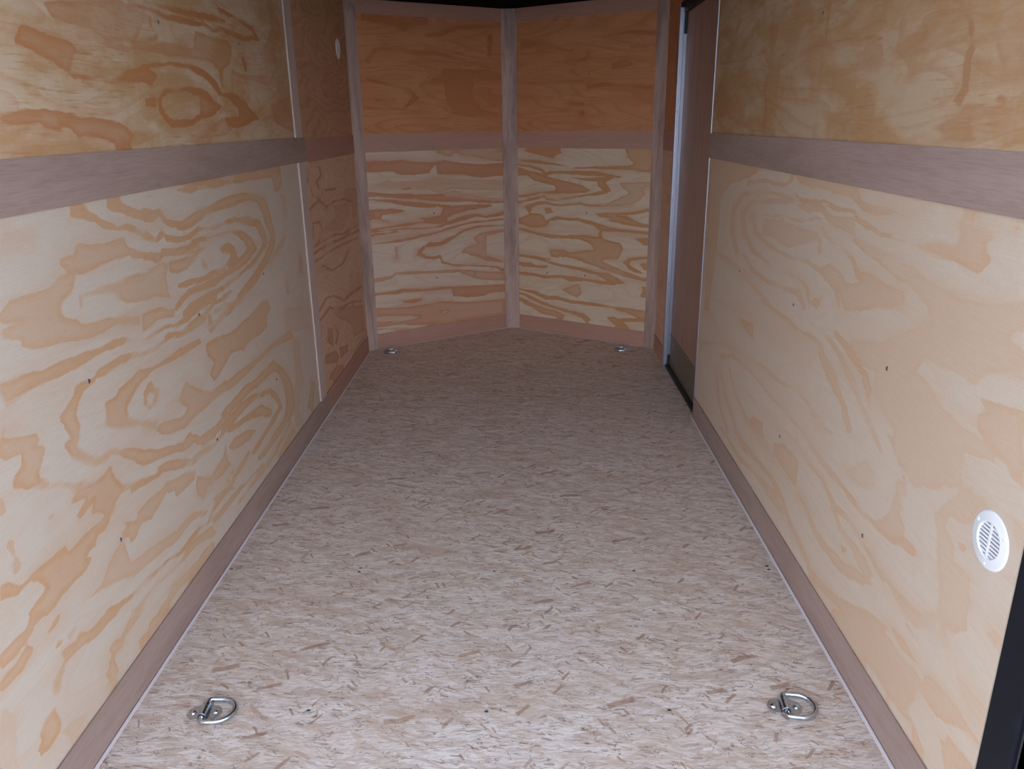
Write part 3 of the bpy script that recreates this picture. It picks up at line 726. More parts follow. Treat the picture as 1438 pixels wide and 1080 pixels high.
  (0.6, '2088,282 2028,274 1984,260 1933,241 1861,235 1797,243 1722,241 1688,277 1769,274 1842,254 1908,261 1962,276 2001,294 2070,296'),
  (0.6, '2145,433 2035,406 1920,406 1849,376 1780,335 1696,330 1655,313 1600,300 1566,332 1619,346 1673,353 1759,352 1833,387 1908,415 2022,415 2131,442'),
  (0.75, '2107,471 1980,452 1870,449 1771,443 1676,435 1597,441 1526,448 1476,464 1438,468 1414,476 1408,484 1422,490 1462,490 1514,470 1587,456 1667,446 1757,456 1858,461 1966,463 2091,482'),
  (0.6, '1536,600 1489,605 1479,573 1502,558 1482,540 1499,528 1466,510 1472,486 1518,453 1621,440 1546,496 1535,555'),
  (0.6, '1934,408 1830,376 1735,379 1660,369 1590,363 1522,345 1509,357 1577,376 1643,385 1718,396 1813,390 1918,419'),
  (0.45, '1688,574 1630,571 1607,523 1689,498 1778,495'),
  (0.8, '1748,305 1721,312 1718,302 1743,291'),
  (0.5, '1373,592 1324,649 1296,690 1217,695 1122,712 1114,685 1141,661 1152,696 1196,700 1241,671 1250,637 1290,624 1317,625 1332,589 1295,573 1281,546 1225,544 1215,498 1210,449 1245,417 1275,409 1302,403 1319,367 1371,337 1425,339 1454,344 1542,366 1473,358 1381,368 1312,417 1315,481 1350,557'),
  (0.65, '1543,369 1520,369 1474,364 1421,370 1326,389 1319,367 1371,337 1425,339 1463,349 1500,355'),
  (0.7, '1278,585 1259,590 1256,580 1275,575'),
  (0.6, '1948,233 1888,262 1823,259 1744,267 1661,300 1580,311 1556,311 1612,283 1683,254 1735,238 1837,237'),
  (0.65, '1926,115 1860,117 1760,135 1672,154 1579,190 1489,231 1474,261 1554,243 1647,200 1736,167 1836,145 1905,137'),
  (0.65, '1792,92 1608,214 1568,221 1517,237 1453,249 1396,247 1346,256 1308,254 1311,266 1293,284 1238,291 1185,292 1142,284 1122,283 1183,254 1241,229 1311,226 1328,198 1341,157 1311,145 1280,129 1236,105 1255,87 1309,117 1321,136 1372,129 1427,121 1492,133 1537,121 1596,92 1691,95'),
  (0.7, '1460,274 1394,285 1339,276 1356,267 1412,253'),
  (0.6, '1408,329 1366,320 1370,313 1405,320'),
  (0.6, '1296,402 1220,484 1206,453 1243,410 1263,405 1251,385 1278,381'),
  (0.65, '1204,218 1173,222 1124,228 1121,218 1193,148 1217,188 1201,199'),
  (0.4, '1214,351 1130,352 1123,314 1174,321'),
  (0.5, '1153,480 1126,520 1120,468'),
 ],
 'LU': [
  (1, '2078,1610 2154,1603 2240,1604 2273,1597 2368,1596 2474,1601 2482,1609 2378,1606 2283,1605 2249,1612 2165,1613 2089,1619'),
  (0.9, '2162,1622 2328,1621 2483,1625 2648,1636 2653,1644 2491,1634 2338,1631 2170,1630'),
  (0.9, '1805,1421 1860,1422 1927,1416 2024,1425 2093,1433 2146,1424 2187,1452 2113,1465 2017,1450 1929,1425 1868,1432 1812,1433'),
  (0.9, '2092,1454 2180,1473 2282,1481 2284,1488 2180,1480 2088,1462'),
  (0.8, '2098,1389 2161,1398 2152,1374 2097,1375'),
  (0.8, '2176,1588 2183,1561 2215,1549 2176,1538 2139,1543 2132,1538 2174,1530 2232,1549 2205,1567 2198,1593'),
  (0.7, '1502,1352 1645,1359 1785,1345 1941,1336 2006,1308 1979,1278 1891,1277 1902,1287 1858,1298 1797,1308 1758,1303 1725,1324 1690,1336 1695,1319 1633,1325 1622,1336 1540,1336 1495,1334'),
  (0.7, '1620,1510 1695,1502 1790,1494 1821,1482 1793,1468 1771,1440 1842,1435 1863,1424 1777,1423 1705,1456 1634,1469 1590,1479'),
  (0.6, '1477,1282 1568,1282 1677,1269 1761,1275 1850,1275 1848,1269 1665,1267 1473,1270'),
  (0.5, '1716,1561 2037,1609 2188,1594 2141,1555 2080,1519 1934,1512 1815,1531 1734,1539'),
  (0.5, '1929,1503 2043,1502 2242,1508 2436,1506 2599,1513 2620,1540 2461,1540 2255,1530 2047,1510 1934,1509'),
  (1, '2238,1600 2377,1597 2563,1606 2633,1596 2688,1609 2789,1603 2906,1599 3093,1616 3030,1648 2878,1664 2718,1673 2677,1695 2663,1690 2707,1668 2867,1658 3009,1640 3060,1624 2917,1611 2804,1613 2697,1621 2641,1605 2573,1615 2387,1607 2246,1608'),
  (0.8, '2159,1614 2337,1621 2548,1628 2748,1634 2758,1644 2559,1639 2347,1633 2166,1623'),
  (0.9, '2196,1475 2289,1481 2417,1481 2506,1465 2563,1443 2622,1413 2645,1418 2601,1454 2531,1476 2429,1491 2293,1489 2199,1483'),
  (1, '2191,1396 2239,1412 2367,1420 2458,1414 2517,1399 2592,1379 2532,1362 2449,1357 2366,1339 2245,1339 2197,1356 2184,1381 2195,1399 2178,1399 2166,1379 2180,1352 2228,1325 2370,1324 2457,1348 2542,1352 2624,1381 2543,1409 2472,1424 2371,1428 2237,1419 2182,1401'),
  (0.6, '2462,1411 2608,1380 2499,1353 2444,1361'),
  (0.9, '2647,1416 2731,1425 2869,1403 2892,1379 2994,1345 2748,1317 2668,1326 2647,1344 2775,1350 2785,1378 2697,1408'),
  (0.6, '2492,1586 2535,1583 2681,1584 2785,1575 2775,1548 2749,1514 2674,1492 2653,1434 2635,1490 2559,1519 2450,1531'),
  (1, '2877,1551 2913,1525 2903,1496 2867,1522'),
  (0.45, '3226,1764 3254,1717 3255,1670 3136,1592 3131,1530 3111,1500 2904,1487 2769,1501 2741,1483 2890,1475 3152,1464 3283,1537 3247,1597 3374,1678 3333,1731 3283,1776'),
  (0.5, '2621,1344 2690,1312 2631,1299 2524,1288 2449,1277 2360,1279 2486,1314'),
  (0.5, '3137,1399 3432,1433 3405,1300 3188,1330'),
 ],
 'RU': [
  (0.6, '2834,1690 2950,1670 3147,1659 3188,1606 3166,1603 3111,1650 2931,1663 2818,1685'),
  (0.6, '3383,1529 3085,1518 2946,1524 2914,1542 2928,1545 2961,1530 3094,1526 3392,1544'),
  (0.7, '2689,1465 2538,1468 2464,1488 2345,1499 2215,1502 2078,1498 1973,1493 1877,1481 1878,1490 1976,1501 2084,1507 2223,1510 2357,1506 2481,1496 2558,1478 2701,1474'),
  (0.6, '2537,1536 2405,1535 2313,1548 2249,1552 2261,1559 2327,1555 2415,1541 2543,1540'),
  (0.7, '2246,1611 2237,1540 2237,1508 2222,1506 2221,1538 2214,1606'),
  (0.8, '2712,1656 2722,1589 2704,1479 2744,1423 2718,1358 2726,1276 2709,1275 2701,1358 2731,1422 2691,1478 2709,1587 2699,1654'),
  (0.6, '2242,1454 2246,1396 2245,1321 2255,1271 2234,1270 2229,1320 2230,1395 2227,1453'),
  (0.6, '2457,1456 2338,1465 2225,1456 2226,1460 2342,1470 2467,1463'),
  (0.6, '3389,1459 3187,1419 3191,1355 3373,1318'),
  (0.4, '1957,1493 1873,1473 1869,1412 1973,1411 1985,1451'),
  (0.7, '1515,1340 1494,1367 1500,1416 1496,1440 1513,1480 1562,1523 1588,1520 1531,1479 1515,1443 1525,1420 1519,1371 1544,1348'),
  (1, '1404,1351 1388,1355 1369,1348 1379,1341'),
  (0.4, '1772,1484 1672,1482 1699,1453 1766,1464'),
  (0.4, '1439,1447 1366,1473 1335,1375 1394,1387'),
  (0.45, '1587,1305 1489,1343 1320,1331 1316,1318 1469,1311 1440,1281 1550,1276'),
 ],
 'LF': [
  (0.9, '3571,1079 3611,1127 3699,1155 3778,1131 3796,1096 3701,1070 3751,1036 3918,1016 4097,1008 4095,1016 3921,1024 3770,1041 3731,1067 3835,1092 3814,1134 3692,1163 3589,1130 3552,1081'),
  (0.8, '3599,1045 3633,1010 3771,990 3836,1010 3797,1042 3772,1042 3804,1013 3763,998 3648,1012 3622,1045'),
  (1, '3526,947 3638,972 3738,982 3863,940 4030,948 4266,940 4490,905 4573,878 4613,881 4516,912 4271,952 4013,960 3871,952 3744,990 3616,980 3502,955'),
  (0.5, '4013,931 4347,917 4382,843 4255,832 4181,792 3799,830 3789,865 4043,869'),
  (0.6, '4316,994 4594,972 4549,811 4443,836 4440,914 4270,949'),
  (0.9, '3579,899 3696,890 3745,848 3662,812 3575,803 3591,796 3687,805 3772,845 3715,894 3577,905'),
  (0.8, '3583,885 3564,840 3600,812 3619,812 3588,837 3603,883'),
  (0.9, '3543,787 3725,792 3968,791 4209,765 4600,767 4574,779 4195,776 3957,802 3708,802 3531,794'),
  (0.9, '3556,763 3833,764 4145,749 4584,734 4564,747 4130,760 3818,775 3543,772'),
  (0.8, '3564,724 3723,725 4080,721 4434,702 4567,697 4552,706 4419,712 4063,732 3706,735 3550,733'),
  (0.8, '3569,675 3700,683 3876,628 4134,621 4300,665 4269,673 4103,632 3874,638 3698,691 3551,683'),
  (0.9, '3548,491 3726,524 3850,507 4079,431 4309,429 4570,410 4545,425 4275,447 4074,445 3860,515 3697,537 3524,500'),
  (0.9, '3554,449 3772,466 3957,409 4220,388 4531,333 4524,345 4204,403 3951,422 3756,477 3532,460'),
  (0.7, '3826,433 4296,363 4548,299 4531,158 4232,195 4197,272 4066,331 3888,387'),
  (1, '3683,390 3775,367 3765,272 3659,325'),
  (1, '3592,274 3783,248 3870,192 3808,172 3578,236'),
  (1, '3647,161 3803,161 3981,106 3754,101 3615,141'),
  (1, '3885,232 4075,198 4062,162 3890,173'),
  (0.9, '3834,264 3905,309 3818,370 3788,373 3870,317 3801,275'),
  (0.6, '3528,128 3542,230 3543,358 3593,430 3568,437 3518,364 3517,237 3502,136'),
  (0.6, '4043,114 4521,132 4511,105 4194,96'),
 ],
}

# ================================================================ room shell
def solid(name, poly, z0, z1, mat, parent=None, bevel=0):
    bm = bmesh.new(); prism(bm, poly, z0, z1)
    return from_bm(name, bm, mat, parent, bevel=bevel)
def rect(x0, x1, y0, y1):
    return [(x0, y0), (x1, y0), (x1, y1), (x0, y1)]

yard = solid('ground', [(-30, -40), (30, -40), (30, 30), (-30, 30)], -0.62, -0.55, 'gravel')
tag(yard, 'grey gravel yard outside the open rear of the trailer', 'ground', kind='structure')

T9 = 0.009
wall_left = solid('wall_left', rect(-XW - 0.045, -XW - T9 - 0.001, 0.95, CORN + 0.05), -0.06, H_CEIL + 0.03, 'skin')
tag(wall_left, 'left plywood-lined wall with pale swirling pine figure', 'wall', kind='structure')
# right wall skin is built around the side door opening
DY0, DY1, DZ = 3.455, 4.262, 1.845
bm = bmesh.new()
prism(bm, rect(XW + T9 + 0.001, XW + 0.045, 0.95, DY0), -0.06, H_CEIL + 0.03)
prism(bm, rect(XW + T9 + 0.001, XW + 0.045, DY1 + 0.03, CORN + 0.05), -0.06, H_CEIL + 0.03)
prism(bm, rect(XW + T9 + 0.001, XW + 0.045, DY0, DY1 + 0.03), DZ + 0.02, H_CEIL + 0.03)
wall_right = from_bm('wall_right', bm, 'skin')
tag(wall_right, 'right plywood-lined wall with the side door and a white vent', 'wall', kind='structure')
def vwall(a, b, n, name):
    g = 0.0105; t = 0.04
    A = (a[0] - n[0] * g, a[1] - n[1] * g); B = (b[0] - n[0] * g, b[1] - n[1] * g)
    A2 = (A[0] - n[0] * t, A[1] - n[1] * t); B2 = (B[0] - n[0] * t, B[1] - n[1] * t)
    return solid(name, [A, B, B2, A2], -0.06, H_CEIL + 0.03, 'skin')
wall_fl = vwall((-XW, CORN), (0, APEX), VN_L, 'wall_front_left')
tag(wall_fl, 'left half of the angled nose wall beyond the left corner post', 'wall', kind='structure')
wall_fr = vwall((0, APEX), (XW, CORN), VN_R, 'wall_front_right')
tag(wall_fr, 'right half of the angled nose wall beyond the centre post', 'wall', kind='structure')

ceil = solid('ceiling', [(-0.93, 0.95), (0.93, 0.95), (0.93, 4.66), (0, 5.27), (-0.93, 4.66)], H_CEIL, H_CEIL + 0.028, 'roof')
tag(ceil, 'black roof liner above the nose wall', 'ceiling', kind='structure')
for i in range(6):
    y = 1.3 + i * 0.61
    solid('roof_bow', rect(-0.86, 0.86, y, y + 0.03), H_CEIL - 0.012, H_CEIL - 0.0002, 'roof', ceil)

# floor: frame plus four strand-board sheets
floor = solid('floor', [(-0.93, 0.95), (0.93, 0.95), (0.93, 4.66), (0, 5.27), (-0.93, 4.66)], -0.08, -0.019, 'skin')
tag(floor, 'speckled strand-board floor running to the pointed nose', 'floor', kind='structure')
seams = [0.95, 2.141, 3.372, 4.2]
xs = XW + 0.005
sheets = [rect(-xs, xs, 0.95, 2.140), rect(-xs, xs, 2.1415, 3.371),
          [(-xs, 3.3725), (xs, 3.3725), (xs, CORN), (0, APEX + 0.004), (-xs, CORN)]]
sheet_obs = []
for pg in sheets:
    s_ = solid('floor_sheet', pg, -0.018, 0.0, 'osb', floor)
    sheet_obs.append(s_)
for x, y in [(-0.4416, 1.522), (-0.017, 1.517), (0.4154, 1.520), (-0.8467, 2.150), (-0.44, 2.130), (-0.0192, 2.130),
             (0.4138, 2.128), (0.8295, 2.150), (-0.436, 3.380), (-0.0146, 3.380), (0.41, 3.383), (-0.44, 2.152), (0.83, 2.131)]:
    sh = sheet_obs[0] if y < 2.1407 else (sheet_obs[1] if y < 3.37 else sheet_obs[2])
    screw(sh, (x, y, 0.0), (0, 0, 1), 0.0050)

# plywood lining
LUP = (1, 0, 0); RUP = (-1, 0, 0)
YS = 3.427
pan_LM = ply_panel('LM', 'pine_left', (-XW, 0), (0, 1), Y_EDGE, YS, 0.0, 1.22, LUP, 0, wall_left, label='pale lower sheet with knots and swirls')
pan_LU = ply_panel('LU', 'pine_stained_left', (-XW, 0), (0, 1), Y_EDGE, YS, 1.221, 1.963, LUP, 0, wall_left, label='amber-stained upper sheet with an oval ring figure')
pan_LF = ply_panel('LF', 'pine_far', (-XW, 0), (0, 1), YS + 0.004, CORN, 0.0, 1.22, LUP, 0, wall_left, label='narrow reddish sheet with tight wavy lines')
pan_LG = ply_panel('LG', 'pine_far_upper', (-XW, 0), (0, 1), YS + 0.004, CORN, 1.221, 1.963, LUP, 0, wall_left, label='dark upper sheet with the small round vent')
pan_RM = ply_panel('RM', 'pine_right', (XW, 0), (0, 1), Y_EDGE, DY0 - 0.006, 0.0, 1.22, RUP, 0, wall_right, label='blond lower sheet with soft ring figure')
pan_RU = ply_panel('RU', 'pine_stained_right', (XW, 0), (0, 1), Y_EDGE, DY0 - 0.006, 1.221, 1.963, RUP, 0, wall_right, label='amber-stained upper sheet')
pan_RF = ply_panel('RF', 'pine_far', (XW, 0), (0, 1), DY1 + 0.040, CORN, 0.0, 1.22, RUP, 0, wall_right, label='narrow orange sheet between door and corner post')
pan_RG = ply_panel('RG', 'pine_stained_nose', (XW, 0), (0, 1), DY1 + 0.040, CORN, 1.221, 1.963, RUP, 0, wall_right)
pan_RH = ply_panel('RH', 'pine_stained_nose', (XW, 0), (0, 1), DY0 - 0.004, DY1 + 0.039, DZ + 0.03, 1.963, RUP, 0, wall_right)
pan_VLl = ply_panel('VLl', 'pine_nose_left', (-XW, CORN), VD_L, 0.0, VLEN, 0.0, 1.22, VN_L, 0, wall_fl, 0.006, label='lower sheet with bold horizontal orange bands')
pan_VLu = ply_panel('VLu', 'pine_stained_nose', (-XW, CORN), VD_L, 0.0, VLEN, 1.221, 1.963, VN_L, 0, wall_fl, 0.008, label='dark honey-coloured upper sheet')
pan_VRl = ply_panel('VRl', 'pine_nose_right', (0, APEX), VD_R, 0.0, VLEN, 0.0, 1.22, VN_R, 0, wall_fr, 0.006, label='lower sheet with yellow and orange flame figure')
pan_VRu = ply_panel('VRu', 'pine_stained_nose', (0, APEX), VD_R, 0.0, VLEN, 1.221, 1.963, VN_R, 0, wall_fr, 0.008, label='dark honey-coloured upper sheet')

for y, z in [(2.2341, .8008), (2.8414, .8086), (1.6163, .7995), (2.8529, .3987), (2.2356, .4055), (1.6212, .4064)]:
    screw(pan_LM, (-XW, y, z), (1, 0, 0))
for y, z in [(2.2401, 1.5835), (2.8561, 1.5829)]:
    screw(pan_LU, (-XW, y, z), (1, 0, 0))
for y, z in [(2.8628, .7953), (2.2662, .8045), (2.2678, .3883), (1.6437, .8033), (1.645, .3921)]:
    screw(pan_RM, (XW, y, z), (-1, 0, 0))
screw(pan_RU, (XW, 2.2694, 1.5838), (-1, 0, 0))
screw(pan_LG, (-XW, 4.03, 1.583), (1, 0, 0), 0.0035)
def vpt(side, x, z):
    y = CORN + (XW - abs(x)) * (APEX - CORN) / XW
    return (x, y, z)
for x, z in [(-.4645, .797), (-.2297, .808), (-.4645, .398), (-.231, .3945)]:
    screw(pan_VLl, vpt(0, x, z), VN_L, 0.0062)
for x, z in [(-.465, 1.575), (-.230, 1.578)]:
    screw(pan_VLu, vpt(0, x, z), VN_L, 0.0062)
for x, z in [(.470, .7885), (.2347, .3936), (.467, .4016)]:
    screw(pan_VRl, vpt(0, x, z), VN_R, 0.0062)
for x, z in [(.246, 1.58), (.4705, 1.578)]:
    screw(pan_VRu, vpt(0, x, z), VN_R, 0.0062)

# ================================================================ lauan trim boards
TH = 0.0045
TN = [0]
def trim(poly, z0, z1, mat, along, across, label):
    TN[0] += 1
    o = board('trim_%d' % TN[0], poly, z0, z1, mat, along, across)
    return tag(o, label, 'trim', kind='structure')
Yv = (0, 1, 0); Xv = (1, 0, 0)
YB = 3.55
LX = lambda y0, y1, t=TH: rect(-XW + 0.0012, -XW + t, y0, y1)
RX = lambda y0, y1, t=TH: rect(XW - t, XW - 0.0012, y0, y1)
# left wall
trim(LX(Y_EDGE, 3.575), 0.0005, 0.1, 'lauan', Yv, Zup, 'mauve-brown strip along the foot of the left wall, near length')
trim(LX(3.5755, 4.606), 0.0005, 0.1, 'lauan_red', Yv, Zup, 'redder strip along the foot of the left wall, far length')
trim(LX(Y_EDGE, 3.58), 1.1705, 1.2715, 'lauan', Yv, Zup, 'mauve-brown rail across the left wall, near length')
trim(LX(3.5805, 4.606), 1.1640, 1.2650, 'lauan_red', Yv, Zup, 'redder rail across the left wall, far length')
trim(LX(YS + 0.002, YS + 0.100, 0.0075), 0.1005, 1.1700, 'lauan_pale', Zup, Yv, 'grey-brown batten over the left wall seam, below the rail')
trim(LX(YS - 0.006, YS + 0.096, 0.0075), 1.2720, 1.963, 'lauan_pale', Zup, Yv, 'grey-brown batten over the left wall seam, above the rail')
# right wall
trim(RX(Y_EDGE, DY0 - 0.006), 0.0005, 0.1, 'lauan', Yv, Zup, 'mauve-brown strip along the foot of the right wall')
trim(RX(Y_EDGE, DY0 - 0.006), 1.1680, 1.2680, 'lauan', Yv, Zup, 'mauve-brown rail across the right wall')
trim(RX(DY1 + 0.040, 4.598), 0.0005, 0.1, 'lauan_red', Yv, Zup, 'short strip at the wall foot between door and corner post')
trim(RX(DY1 + 0.040, 4.598), 1.1640, 1.2650, 'lauan_red', Yv, Zup, 'short rail between door and right corner post')
# nose wall
def vstrip(left, x0, x1, z0, z1, mat, label, t=TH):
    n = VN_L if left else VN_R
    a = vpt(0, x0, 0); b = vpt(0, x1, 0)
    g = 0.0001
    poly = [(a[0] + n[0] * g, a[1] + n[1] * g), (b[0] + n[0] * g, b[1] + n[1] * g),
            (b[0] + n[0] * t, b[1] + n[1] * t), (a[0] + n[0] * t, a[1] + n[1] * t)]
    d = VD_L if left else VD_R
    return trim(poly, z0, z1, mat, (d[0], d[1], 0), Zup, label)
vstrip(True, -.825, -.046, 0.0005, 0.095, 'lauan_red', 'foot strip of the nose wall, left of the centre post')
vstrip(False, .055, .822, 0.0005, 0.095, 'lauan_red', 'foot strip of the nose wall, right of the centre post')
vstrip(True, -.825, -.046, 1.166, 1.268, 'lauan_mid', 'rail of the nose wall, left of the centre post')
vstrip(False, .055, .822, 1.165, 1.265, 'lauan_mid', 'rail of the nose wall, right of the centre post')
vstrip(True, -.825, -.046, 1.892, 1.9645, 'lauan_red', 'top strip of the nose wall under the roof, left of the centre post')
vstrip(False, .055, .822, 1.889, 1.9645, 'lauan_red', 'top strip of the nose wall under the roof, right of the centre post')
# posts that bridge the corners
def post(front, back, label):
    bm = bmesh.new(); prism(bm, front + back, 0.0005, H_CEIL - 0.0005)
    TN[0] += 1
    o = from_bm('trim_%d' % TN[0], bm, 'lauan_grey')
    d = Vector((front[1][0] - front[0][0], front[1][1] - front[0][1], 0)).normalized()
    wood_attr(o, Zup, tuple(d))
    return tag(o, label, 'post', kind='structure')
post([(-XW + 0.0002, 4.607), (-.8165, 4.664)], [(-.8225, 4.6664), (-XW + 0.0002, 4.634)], 'grey-brown left corner post of the nose')
post([(.815, 4.664), (XW - 0.0002, 4.600)], [(XW - 0.0002, 4.6338), (.8215, 4.6664)], 'grey-brown right corner post of the nose beside the door')
post([(-.040, 5.166), (.049, 5.163)], [(.053, 5.166), (0.0, 5.1985), (-.044, 5.170)], 'grey-brown centre post where the nose walls meet')

# pale sealant bead where the floor meets the strips
def bead(pts, w, label):
    TN[0] += 1
    bm = bmesh.new()
    poly_in = pts
    n = len(pts)
    vs = []
    for i, (x, y, nx, ny) in enumerate(pts):
        vs.append([bm.verts.new((x, y, 0.0001)), bm.verts.new((x + nx * w * 0.3, y + ny * w * 0.3, 0.0028)),
                   bm.verts.new((x + nx * w, y + ny * w, 0.0001))])
        # toe against the board
    for a, b in zip(vs, vs[1:]):
        for j in range(2):
            bm.faces.new((a[j], b[j], b[j + 1], a[j + 1]))
        bm.faces.new((a[2], b[2], b[0], a[0]))
    bm.faces.new(vs[0]); bm.faces.new(vs[-1][::-1])
    o = from_bm('trim_%d' % TN[0], bm, 'bead')
    return tag(o, label, 'trim', kind='structure')
xb = XW - TH
bead([(-xb, Y_EDGE, 1, 0), (-xb, 4.61, 1, 0)], 0.010, 'thin pale bead along the left edge of the floor')
bead([(xb, Y_EDGE, -1, 0), (xb, DY0 - 0.006, -1, 0)], 0.010, 'thin pale bead along the right edge of the floor')
bead([(-.816, 4.6625, .54, -.84), (-.038, 5.165, .54, -.84)], 0.010, 'thin pale bead at the left foot of the nose wall')
bead([(.050, 5.162, -.54, -.84), (.814, 4.6625, -.54, -.84)], 0.010, 'thin pale bead at the right foot of the nose wall')

# ================================================================ side door
door = solid('door_1', rect(XW + 0.0305, XW + 0.058, DY0 + 0.006, DY1 - 0.002), 0.012, DZ - 0.004, 'lauan_door')
wood_attr(door, Zup, Yv)
tag(door, 'brown side door in a bright metal frame on the right wall', 'door', kind='structure')
XD = XW + 0.0305
# aluminium frame: near edge angle, far reveal channel, header
bm = bmesh.new()
prism(bm, rect(XW - 0.004, XW + 0.062, DY0 - 0.0055, DY0 - 0.0015), 0.0, DZ + 0.02)
prism(bm, rect(XW - 0.004, XW + 0.0085, DY0 - 0.0015, DY0 + 0.004), 0.0, DZ + 0.02)
o = from_bm('frame_edge', bm, 'alu', door, bevel=0.0012)
bm = bmesh.new()
prism(bm, rect(XW - 0.006, XW + 0.062, DY1, DY1 + 0.028), 0.0, DZ + 0.02)
o = from_bm('frame_channel', bm, 'alu', door, bevel=0.005)
bm = bmesh.new()
prism(bm, [(XW + 0.010, DY1 - 0.0065), (XW + 0.016, DY1 - 0.0065), (XW + 0.016, DY1 + 0.001), (XW + 0.010, DY1 + 0.001)], 0.01, DZ - 0.01)
o = from_bm('frame_rib', bm, 'alu', door, bevel=0.002)
bm = bmesh.new()
prism(bm, rect(XW - 0.004, XW + 0.062, DY0 - 0.0014, DY1 - 0.0002), DZ, DZ + 0.02)
from_bm('frame_header', bm, 'black_steel', door, bevel=0.001)
# rubber seals around the leaf
bm = bmesh.new()
prism(bm, rect(XW + 0.012, XD, DY0 + 0.006, DY1 - 0.007), DZ - 0.022, DZ - 0.0005)
prism(bm, rect(XW + 0.018, XD - 0.0002, DY1 - 0.014, DY1 - 0.0005), DZ - 0.12, DZ - 0.0225)
prism(bm, rect(XW + 0.018, XD - 0.0002, DY1 - 0.016, DY1 - 0.0005), 0.013, 0.07)
from_bm('seal', bm, 'gasket', door, bevel=0.001)
solid('threshold', rect(XW + 0.006, XW + 0.062, DY0 - 0.001, DY1 - 0.0005), -0.018, 0.0115, 'gasket', door, bevel=0.002)
kp = solid('kick_plate', rect(XD - 0.0022, XD - 0.0001, DY0 + 0.012, DY1 - 0.017), 0.0125, 0.190, 'kick', door, bevel=0.0005)
kp['label'] = 'dark kick plate across the foot of the door'
for y, z in [(4.0746, 1.527), (3.8977, 1.5376), (4.0704, .3232), (3.895, .3195)]:
    screw(door, (XD, y + 0.05, z), (-1, 0, 0), 0.0045)
screw(door, (XD, 3.575, 0.873), (-1, 0, 0), 0.006, 'bolt')
screw(door, (XD, 3.62, 0.96), (-1, 0, 0), 0.004)
screw(kp, (XD - 0.0022, 3.87, 0.05), (-1, 0, 0), 0.0055)
for z in (1.36, 0.92, 0.47):
    screw(door, (XW + 0.004, DY1 - 0.0001, z), (0, -1, 0), 0.0035)

# ================================================================ rear frame of black steel
def frame_member(poly, z0, z1, nm, label, bev=0.004):
    TN[0] += 1
    o = solid('trim_%d' % TN[0], poly, z0, z1, 'black_steel', bevel=bev)
    return tag(o, label, 'frame', kind='structure')
frame_member(rect(XW + 0.0002, XW + 0.0455, 1.034, 1.1128), 0.0, 1.96, 'p', 'black steel rear post at the end of the right wall')
frame_member(rect(XW + 0.010, XW + 0.0455, 0.955, 1.0335), 0.0, 1.96, 'p', 'recessed black seal channel behind the right rear post')
frame_member(rect(-XW - 0.0455, -XW - 0.0002, 1.034, 1.1128), 0.0, 1.96, 'p', 'black steel rear post at the end of the left wall')

